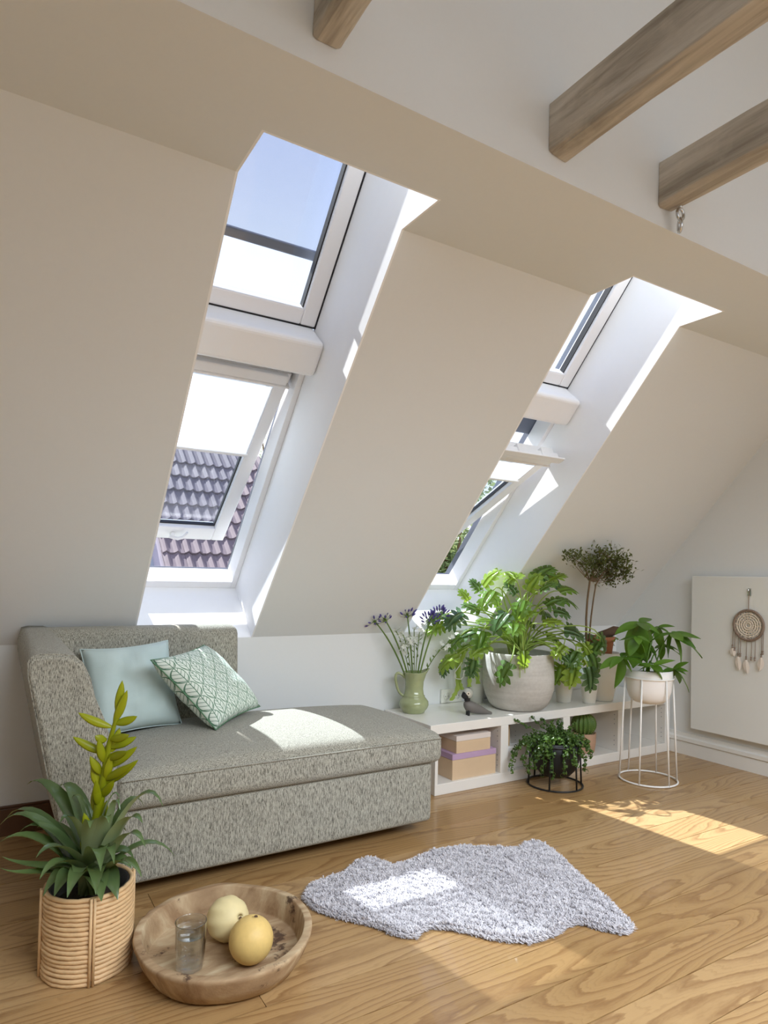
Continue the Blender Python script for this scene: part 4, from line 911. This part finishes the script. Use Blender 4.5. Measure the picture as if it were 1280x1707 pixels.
for i, (a, b) in enumerate(PHILO):
    a, b = V(a), V(b); L = (b-a).length
    b2 = a+(b-a)*(max(.085, min(.135, L*.80))/L) if L > 1e-6 else b
    put_leaf(a, b2, None, None, i)
for i in range(8):
    q = rr.uniform(math.pi*.9, math.pi*2.25); el = rr.uniform(.15, 1.1); rad = rr.uniform(.20, .36)
    a = PP+V(math.cos(q)*rad*math.cos(el), math.sin(q)*rad*math.cos(el)*.8, .38+rad*math.sin(el)*1.0)
    o = (a-PP-V(0, 0, .3)); d = V(o.x, o.y, -.02+.2*rr.uniform(-1, .6)).normalized(); L = rr.uniform(.10, .15)
    put_leaf(a, a+d*L, None, None, i)
# aerial roots over the rim
m = MB()
for k in range(2):
    q = R(-131+k*7); a = PP+V(math.cos(q)*.12, math.sin(q)*.12, .33); b = PP+V(math.cos(q)*.222, math.sin(q)*.222, .362); m.tube(bez3(a, a+V(0, 0, .06), b+V(math.cos(q)*.02, math.sin(q)*.02, .03), PP+V(math.cos(q)*.238, math.sin(q)*.238, .22+.03*k), 8), .0024, 5)
m.build('aerial_roots', M['philostem'], t)

# trailing cactus whose strands hang beside the grey pot, its own little pot behind
t = thing('trailing_cactus', 'pale green trailing cactus hanging beside the grey pot', 'plant', (2.72, 3.32, .387))
m = MB(); m.lathe([(0, 0), (.042, 0), (.056, .24), (.058, .30), (.052, .30), (.05, .28), (0, .28)], (2.76, 3.325, .387), 28); m.build('pot', M['potwhite'], t, smooth=True)
for k, pts in enumerate(TRAIL):
    m = MB(); P_ = [V(2.75, 3.32, .68), V((2.75+pts[0][0])/2, (3.32+pts[0][1])/2, .80)]+[V(p) for p in pts]
    Q = []
    for i in range(len(P_)-1):
        for j in range(5): Q.append(P_[i].lerp(P_[i+1], j/5))
    Q.append(P_[-1]); vs = []; fs = []
    for i, p in enumerate(Q):
        w_ = .010+.006*(i % 2); s = r2*w_; vs += [p-s, p-u2*.0+f1*-.003, p+s]
    for i in range(len(Q)-1):
        for j in range(2): fs.append((i*3+j, i*3+j+1, i*3+j+4, i*3+j+3))
    m.add(vs, fs); m.build('strand', M['trail'], t)
m = MB(); m.tube([V(2.60, 3.285, .66), V(2.56, 3.30, .60), V(2.558, 3.302, .565), V(2.575, 3.297, .555), V(2.60, 3.288, .553), V(2.612, 3.284, .565), V(2.620, 3.28, .62), V(2.64, 3.27, .72)], .0028, 6); m.build('wire_loop', M['whitewire'], t)

# ================================================================ white pots and the little tree
def pot(name, c, prof, mat, label, group=None):
    t = thing(name, label, 'pot', c, group); m = MB(); m.lathe(prof, c, 36); m.build('pot_wall', mat, t, smooth=True); m = MB(); m.lathe([(prof[-2][0]*.98, prof[-2][1]), (0, prof[-2][1]+.008)], c, 20); m.build('soil', M['soil'], t); return t
pot('white_pot', V(3.305, 3.09, .387), [(0, 0), (.040, 0), (.046, .004), (.056, .08), (.060, .155), (.056, .157), (.054, .14), (0, .14)], M['potwhite'], 'small white pot on the shelf beside the grey planter', 'white pots on the shelf')
pot('white_pot', V(3.435, 2.99, .387), [(0, 0), (.036, 0), (.042, .004), (.050, .07), (.054, .135), (.050, .137), (.049, .12), (0, .12)], M['potwhite'], 'smaller white pot near the shelf front under hanging leaves', 'white pots on the shelf')
TP = V(3.600, 3.02, .387)
t = thing('potted_tree', 'slender little tree rising from a tall white tapered pot', 'plant', TP)
m = MB(); m.lathe([(0, 0), (.062, 0), (.070, .005), (.088, .10), (.104, .24), (.110, .32), (.105, .325), (.100, .30), (0, .29)], TP, 40); m.build('pot', M['potwhite'], t, smooth=True)
m = MB(); m.lathe([(.075, .295), (.088, .40), (.096, .402), (.097, .432), (.088, .434), (.080, .40), (0, .40)], TP+V(-.03, .0, 0), 32); m.build('inner_pot', M['terracotta'], t, smooth=True)
m = MB(); tp = TP+V(.02, -.03, .455); m.tube([tp+V(-.06, .03, -.02), tp+V(0, 0, 0), tp+V(.04, -.02, .02), tp+V(.062, -.03, .022)], [.026, .030, .030, .022], 10); m.build('driftwood', M['driftwood'], t, smooth=True)
for k, pts in enumerate(TRUNK):
    P_ = [V(p) for p in pts]
    if k < 2: P_ = [TP+V(-.04+.02*k, .0, .40)]+P_
    m = MB(); m.tube(P_, [[.0085, .008, .0075, .007, .0065, .005, .003], [.006, .006, .0055, .005, .0045, .004, .002], [.004, .0035, .003, .002]][k][:len(P_)], 8); m.build('trunk', M['bark'], t, smooth=True)
rr = random.Random(31); m = MB(); tw = MB()
top = V(TRUNK[0][3])
for (cx, cy, cz), r_ in CROWN:
    c = V(cx, cy, cz)
    tw.tube(bez(top, top.lerp(c, .5)+V(0, 0, -.02), c, 5), [.003, .0025, .002, .0016, .0012, .001], 5)
    for i in range(int(130*(r_/.06)**2)):
        p = c+V(rr.gauss(0, .5), rr.gauss(0, .5), rr.gauss(0, .42))*r_
        d = V(rr.uniform(-1, 1), rr.uniform(-1, 1), rr.uniform(-.6, 1)).normalized(); F_ = frame_of(d, V(rr.uniform(-.6, .6), rr.uniform(-.6, .6), 1)); s = rr.uniform(.019, .030)
        m.add([F_ @ V(*q)*s+p for q in ((0, 0, 0), (-.26, .45, .05), (0, 1, 0), (.26, .45, .05))], [(0, 1, 2), (0, 2, 3)])
        if i % 9 == 0: tw.tube([c, p], .0008, 3, cap=False)
tag(m.build('foliage', M['myrtle'], t), kind='stuff'); tw.build('twigs', M['bark'], t)
# undergrowth fern leaves in the terracotta pot
for i in range(9):
    q = rr.uniform(3.0, 6.6); a = TP+V(-.02, 0, .42); e_ = a+V(math.cos(q)*rr.uniform(.09, .15), math.sin(q)*.10, rr.uniform(-.06, .06)); d = e_-a
    inst('leaf', LM[i % 4], t, a.lerp(e_, .4), frame_of(d, V(0, -.4, 1)), d.length*.6)

# ================================================================ white wire stand with umbrella plant
SC = V(3.462, 2.555, 0)
t = thing('wire_plant_stand', 'tall white wire plant stand near the gable wall', 'plant stand', SC)
m = MB(); m.ring(SC+V(0, 0, .0065), .166, .0055, 56, 8); m.build('base_ring', M['whitewire'], t, smooth=True)
m = MB(); m.ring(SC+V(0, 0, .618), .139, .0050, 48, 8); m.build('top_ring', M['whitewire'], t, smooth=True)
for k in range(6):
    q = R(20+60*k); a = SC+V(math.cos(q)*.166, math.sin(q)*.166, .006); b = SC+V(math.cos(q)*.138, math.sin(q)*.138, .62); m = MB(); m.tube([a, b], .0052, 8); m.build('leg', M['whitewire'], t, smooth=True)
t = thing('potted_umbrella_plant', 'glossy umbrella leafed plant in soft white pot on the wire stand', 'plant', SC+V(0, 0, .46))
m = MB(); m.lathe([(0, .0), (.050, .001), (.085, .010), (.112, .035), (.126, .075), (.130, .11), (.1345, .16), (.1345, .205), (.129, .205), (.126, .17), (0, .17)], SC+V(0, 0, .46), 44); m.build('pot', M['pinkwhite'], t, smooth=True)
m = MB(); m.lathe([(.127, .178), (0, .19)], SC+V(0, 0, .46), 20); m.build('soil', M['soil'], t)
def ell_leaf(wd=.17, droop=.35, n=8):
    m = MB(); vs = []; fs = []
    for i in range(n+1):
        u = i/n; w_ = wd*math.sin(math.pi*(.04+.96*u)**.85)**.8 if u < 1 else .004; z = -droop*u*u
        vs += [(-w_, u, z+.10*w_/wd*.3), (-w_*.5, u, z+.012), (0, u, z-.012), (w_*.5, u, z+.012), (w_, u, z+.10*w_/wd*.3)]
    for i in range(n):
        for j in range(4): fs.append((i*5+j, i*5+j+1, i*5+j+6, i*5+j+5))
    m.add(vs, fs); return m
DM = [ell_leaf(.225, .22).mesh('leaf', M['dracaena'], smooth=True), ell_leaf(.19, .34).mesh('leaf', M['dracaena'], smooth=True), ell_leaf(.25, .15).mesh('leaf', M['dracaena'], smooth=True)]
rr = random.Random(5)
for i, (c, tips) in enumerate(WHORL):
    c = V(c); a = SC+V(rr.uniform(-.04, .04), rr.uniform(-.04, .04), .64)
    m = MB(); m.tube(bez3(a, a+V(0, 0, .12), c+V(0, 0, .0)-V((c-a).x, (c-a).y, 0)*.25, c, 8), [.004]*5+[.003]*4, 6); m.build('stalk', M['dracaena'], t, smooth=True)
    tips = [V(q_) for q_ in tips]+[c+(V(tips[0])-c).length*.8*V(math.cos(q_+i), math.sin(q_+i), -.25).normalized() for q_ in (.3, 2.2, 4.1)]
    for j, tp in enumerate(tips):
        d = V(tp)-c; inst('leaf', DM[(i+j) % 3], t, c, frame_of(d+V(0, 0, .12*d.length), V(0, 0, 1)+(CAMP-c).normalized()*.5+V(rr.uniform(-.3, .3), 0, 0)), d.length*1.04)

# ================================================================ black wire stand with curly trailing plant
BCN = V(2.885, 2.755, 0); BK = M['black']
t = thing('black_plant_stand', 'low black wire plant stand in front of the shelf', 'plant stand', BCN)
m = MB(); m.ring(BCN+V(0, 0, .006), .158, .0052, 48, 8); m.build('base_ring', BK, t, smooth=True)
m = MB(); m.ring(BCN+V(0, 0, .245), .148, .0050, 48, 8); m.build('top_ring', BK, t, smooth=True)
for k in range(6):
    q = R(33+60*k); m = MB(); m.tube([BCN+V(math.cos(q)*.158, math.sin(q)*.158, .006), BCN+V(math.cos(q)*.148, math.sin(q)*.148, .245)], .005, 8); m.build('leg', BK, t, smooth=True)
t = thing('curly_trailing_plant', 'curly leaved trailing plant in a round black pot', 'plant', BCN+V(0, 0, .045))
m = MB(); m.lathe([(0, 0), (.045, .002), (.085, .018), (.118, .055), (.136, .10), (.1425, .16), (.1425, .215), (.137, .215), (.134, .19), (0, .19)], BCN+V(0, 0, .045), 44); m.build('pot', M['blackpot'], t, smooth=True)
m = MB(); m.lathe([(.135, .196), (0, .205)], BCN+V(0, 0, .045), 20); m.build('soil', M['soil'], t)
rr = random.Random(77)
def curly(m, p, d, s):   # a leaf rolled into a ring
    F_ = frame_of(d, V(rr.uniform(-1, 1), rr.uniform(-1, 1), rr.uniform(-1, 1))); vs = []; fs = []; n = 7
    for i in range(n+1):
        a = i/n*4.6; r_ = s*.42*(1-.25*i/n); w_ = s*.24*math.sin(math.pi*(.08+.9*i/n))
        c = V(0, math.sin(a)*r_, (1-math.cos(a))*r_); vs += [p+F_ @ (c+V(-w_, 0, 0)), p+F_ @ (c+V(w_, 0, 0))]
    for i in range(n): fs.append((2*i, 2*i+1, 2*i+3, 2*i+2))
    m.add(vs, fs)
stems = [(V(e_), ar) for e_, ar in LIP]
for i in range(9):
    q = rr.uniform(math.pi*.95, math.pi*2.05); stems.append((BCN+V(math.cos(q)*rr.uniform(.15, .2), math.sin(q)*rr.uniform(.15, .19), rr.uniform(.10, .26)), .05))
for i in range(10):
    q = rr.uniform(0, 6.28); stems.append((BCN+V(math.cos(q)*rr.uniform(.03, .14), math.sin(q)*rr.uniform(.03, .12), rr.uniform(.30, .37)), .03))
for e_, ar in stems:
    q = rr.uniform(0, 6.28); a = BCN+V(math.cos(q)*.05, math.sin(q)*.05, .245); hl = V(e_.x-a.x, e_.y-a.y, 0)
    up_ = e_.z > .27
    pts = bez3(a, a+hl*.35+V(0, 0, .05 if up_ else .10), e_-hl*.05+V(0, 0, -.03 if up_ else .09), e_, 14) if up_ else bez3(a, a+hl*.55+V(0, 0, .09), e_+V(0, 0, max(.03, (.25-e_.z)*.8)), e_, 14)
    m = MB(); m.tube(pts, .0022, 5)
    s = .018 if up_ else .027
    for k in range(2, 15):
        for sg in range(3):
            d = V(rr.uniform(-1, 1), rr.uniform(-1, 1), rr.uniform(-.5, .8)).normalized(); curly(m, pts[k], d, s*rr.uniform(.75, 1.2))
    tag(m.build('trailing_stem', M['lip'], t), kind='stuff')

# ================================================================ bromeliad in a cane basket
BB = V(.3045, 2.182, 0)
t = thing('potted_bromeliad', 'bromeliad with yellow green flower spike in a cane basket', 'plant', BB)
bk_ = thing('basket', None, None, BB); bk_.parent = t; bk_.location = (0, 0, 0); WL[bk_.name] = BB.copy()
rr = random.Random(9); nR = 19; HB = .252
for k in range(nR):
    z_ = .007+k*(HB-.014)/(nR-1); m = MB(); r_ = .122+.0015*math.sin(k*1.3)
    pts = [BB+V(math.cos(q*math.pi/24)*r_*(1+rr.uniform(-.007, .007)), math.sin(q*math.pi/24)*r_*(1+rr.uniform(-.004, .004)), z_+rr.uniform(-.0012, .0012)) for q in range(48)]
    m.tube(pts, .0069, 7, closed=True); m.build('cane_ring', M['rattan'], bk_, smooth=True)
for q in (-93, -181, 5, 95):
    a = R(q-.0); c_ = V(math.cos(a), math.sin(a), 0); s_ = V(-math.sin(a), math.cos(a), 0)
    for dx in (-.005, .005):
        m = MB(); m.tube([BB+c_*.1305+s_*dx+V(0, 0, .002), BB+c_*.131+s_*dx+V(0, 0, HB*.5), BB+c_*.1305+s_*dx+V(0, 0, HB)], .0045, 7); m.build('cane_stay', M['rattan'], bk_, smooth=True)
m = MB(); m.lathe([(0, .004), (.112, .004), (.115, .02), (.115, .245), (.108, .246), (.106, .20), (0, .195)], BB, 32); m.build('liner', M['black'], bk_, smooth=True)
m = MB(); m.lathe([(.107, .198), (0, .207)], BB, 20); m.build('soil', M['soil'], t)
rb = random.Random(41)
BROM = BROM+[((BB.x, BB.y, .21), (BB.x+math.cos(q_)*rb.uniform(.12, .17), BB.y+math.sin(q_)*rb.uniform(.12, .17), rb.uniform(.235, .33)), rb.uniform(.03, .08), rb.uniform(.045, .060)) for q_ in (3.5, 3.95, 4.35, 4.8, 5.2, 5.6, 6.0, 3.1)]
for i, (a, b, ar, wd) in enumerate(BROM):
    a, b = V(a), V(b); hl = V(b.x-a.x, b.y-a.y, 0); n = 12
    pts = bez3(a, a+hl*.25+V(0, 0, max(.10, (b.z-a.z)*.6)), a+hl*.7+V(0, 0, (b.z-a.z)+ar), b, n); vs = []; fs = []
    for k, p in enumerate(pts):
        u = k/n; w_ = wd*(.55+.55*math.sin(math.pi*min(1, u*.75+.12)))*(1-u**3.2)*.70+.0008
        tg = (pts[min(k+1, n)]-pts[max(k-1, 0)]).normalized(); s = tg.cross(V(0, 0, 1)); s = s.normalized() if s.length > .05 else V(1, 0, 0); nn_ = s.cross(tg)
        vs += [p-s*w_+nn_*w_*.35, p-s*w_*.5+nn_*w_*.08, p, p+s*w_*.5+nn_*w_*.08, p+s*w_+nn_*w_*.35]
    for k in range(n):
        for j in range(4): fs.append((k*5+j, k*5+j+1, k*5+j+6, k*5+j+5))
    m = MB(); m.add(vs, fs); m.build('leaf', M['brom'], t, smooth=True)
m = MB(); m.tube([BB+V(.01, .01, .2)]+[V(p) for p in SPIKE], [.017, .017, .016, .014, .011, .008, .006, .004], 10); sp_ = tag(m.build('flower_spike', M['bract'], t, smooth=True), 'yellow green flower spike')
def bract(a, b):
    a, b = V(a), V(b); d = b-a; n = 8; vs = []; fs = []; pts = bez(a, a.lerp(b, .5)+V(0, 0, -.010), b, n); W_ = .0135
    for k, p in enumerate(pts):
        u = k/n; w_ = W_*math.sin(math.pi*(.06+.92*u))**.8*(1.0 if u < 1 else 0); tg = (pts[min(k+1, n)]-pts[max(k-1, 0)]).normalized(); s = tg.cross(V(0, -1, .35)).normalized(); nn_ = s.cross(tg).normalized()
        for q in range(8): vs.append(p+s*math.cos(q*math.pi/4)*w_+nn_*math.sin(q*math.pi/4)*w_*.38)
    for k in range(n):
        for j in range(8): fs.append((k*8+j, k*8+(j+1) % 8, (k+1)*8+(j+1) % 8, (k+1)*8+j))
    m = MB(); m.add(vs, fs); m.build('bract', M['bract'], sp_, smooth=True, fixn=True)
for a, b in BRACT: bract(a, b)
sp0 = [V(p) for p in SPIKE]
for k in range(14):    # scales clasping the lower stalk
    u = k/14; i = min(int(u*4), 3); p = sp0[i].lerp(sp0[i+1], u*4-i); q = k*2.4; o = V(math.cos(q), math.sin(q), 0); bract(p+o*.010, p+o*.032+V(0, 0, .075))

# ================================================================ carved tray, tumbler, melons
TC_ = V(.676, 2.012, 0)
t = thing('wooden_tray', 'rough round carved wooden tray on the floor', 'tray', TC_)
prof = [(0, .0), (.212, 0), (.236, .010), (.258, .045), (.273, .082), (.2755, .089), (.2750, .094), (.2735, .0965), (.2715, .0975), (.2525, .0985), (.2505, .0975), (.2490, .095), (.240, .060), (.2320, .0295), (.2312, .0268), (.2300, .0252), (.2280, .0246), (.10, .024), (0, .024)]
def rough(p, q):
    k = 1+.012*math.sin(2*q+.6)+.008*math.sin(5*q+1.3)+.006*noise.noise(V(math.cos(q)*3, math.sin(q)*3, p.z*12)); dz = .006*noise.noise(V(math.cos(q)*2.2, math.sin(q)*2.2, 3)) if p.z > .03 else 0
    ch = -.009*math.exp(-((q-2.45)/.035)**2) if p.z > .085 else 0
    return V(p.x*k*.975, p.y*k*1.045, p.z+dz+ch)
m = MB(); m.lathe(prof, TC_, 96, fn=rough); m.build('tray_body', M['tray'], t, smooth=True)
def melon(c, r_, sc, mat, label, ribs, amp, tilt):
    t = thing('melon', label, 'melon', V(c)-V(0, 0, r_*sc), 'melons in the wooden tray'); T_ = tilt
    m = MB()
    def fn(p, q): k = 1+amp*math.cos(ribs*q)*(1-(p.z/r_)**2); return T_ @ V(p.x*k, p.y*k, p.z*sc)
    m.lathe([(math.sin(math.pi*i/20)*r_, -math.cos(math.pi*i/20)*r_) for i in range(21)], c, 60, fn=fn); m.build('rind', mat, t, smooth=True)
    e_ = T_ @ V(0, 0, r_*sc*.99); m = MB(); m.tube([V(c)+e_*.985, V(c)+e_*1.03], [.006, .004], 8); m.build('stalk_end', M['driftwood'], t)
melon((.700, 2.060, .0905), .0665, 1.0, M['melonp'], 'pale ribbed melon farther back in the wooden tray', 10, .022, Matrix.Rotation(R(70), 3, 'X') @ Matrix.Rotation(R(20), 3, 'Y'))
melon((.722, 1.905, .0925), .0660, 1.03, M['melony'], 'smooth yellow melon at the front of the wooden tray', 10, .0, Matrix.Rotation(R(12), 3, 'Y'))
GC = V(.556, 1.965, .0245)
t = thing('water_tumbler', 'faceted glass tumbler of water in the wooden tray', 'glass', GC)
m = MB(); n = 24; prof = [(0, 0), (.034, 0), (.039, .004), (.041, .02), (.043, .05), (.0455, .135), (.0462, .138), (.0450, .139), (.0440, .136), (.0413, .05), (.039, .022), (.030, .016), (0, .015)]
m.lathe([(.0395, .018), (.041, .03), (.043, .05), (.0455, .135), (.0462, .138), (.0452, .1385), (.0443, .135), (.0418, .05), (.0398, .03), (.0388, .018)], GC, 48); m.build('glass_wall', M['tumbler'], t, smooth=True)
m = MB(); m.lathe([(0, 0), (.032, 0), (.038, .004), (.0405, .018), (.036, .020), (0, .017)], GC, 24, fn=lambda p, q: p*(1+.05*math.cos(8*q)) if 0 < p.z < .02 and p.length > 0 else p); m.build('glass_base', M['glassbase'], t)
m = MB(); m.lathe([(0, .0985), (.0425, .099), (.0435, .1005)], GC, 48); m.build('water', M['water'], t, smooth=True)
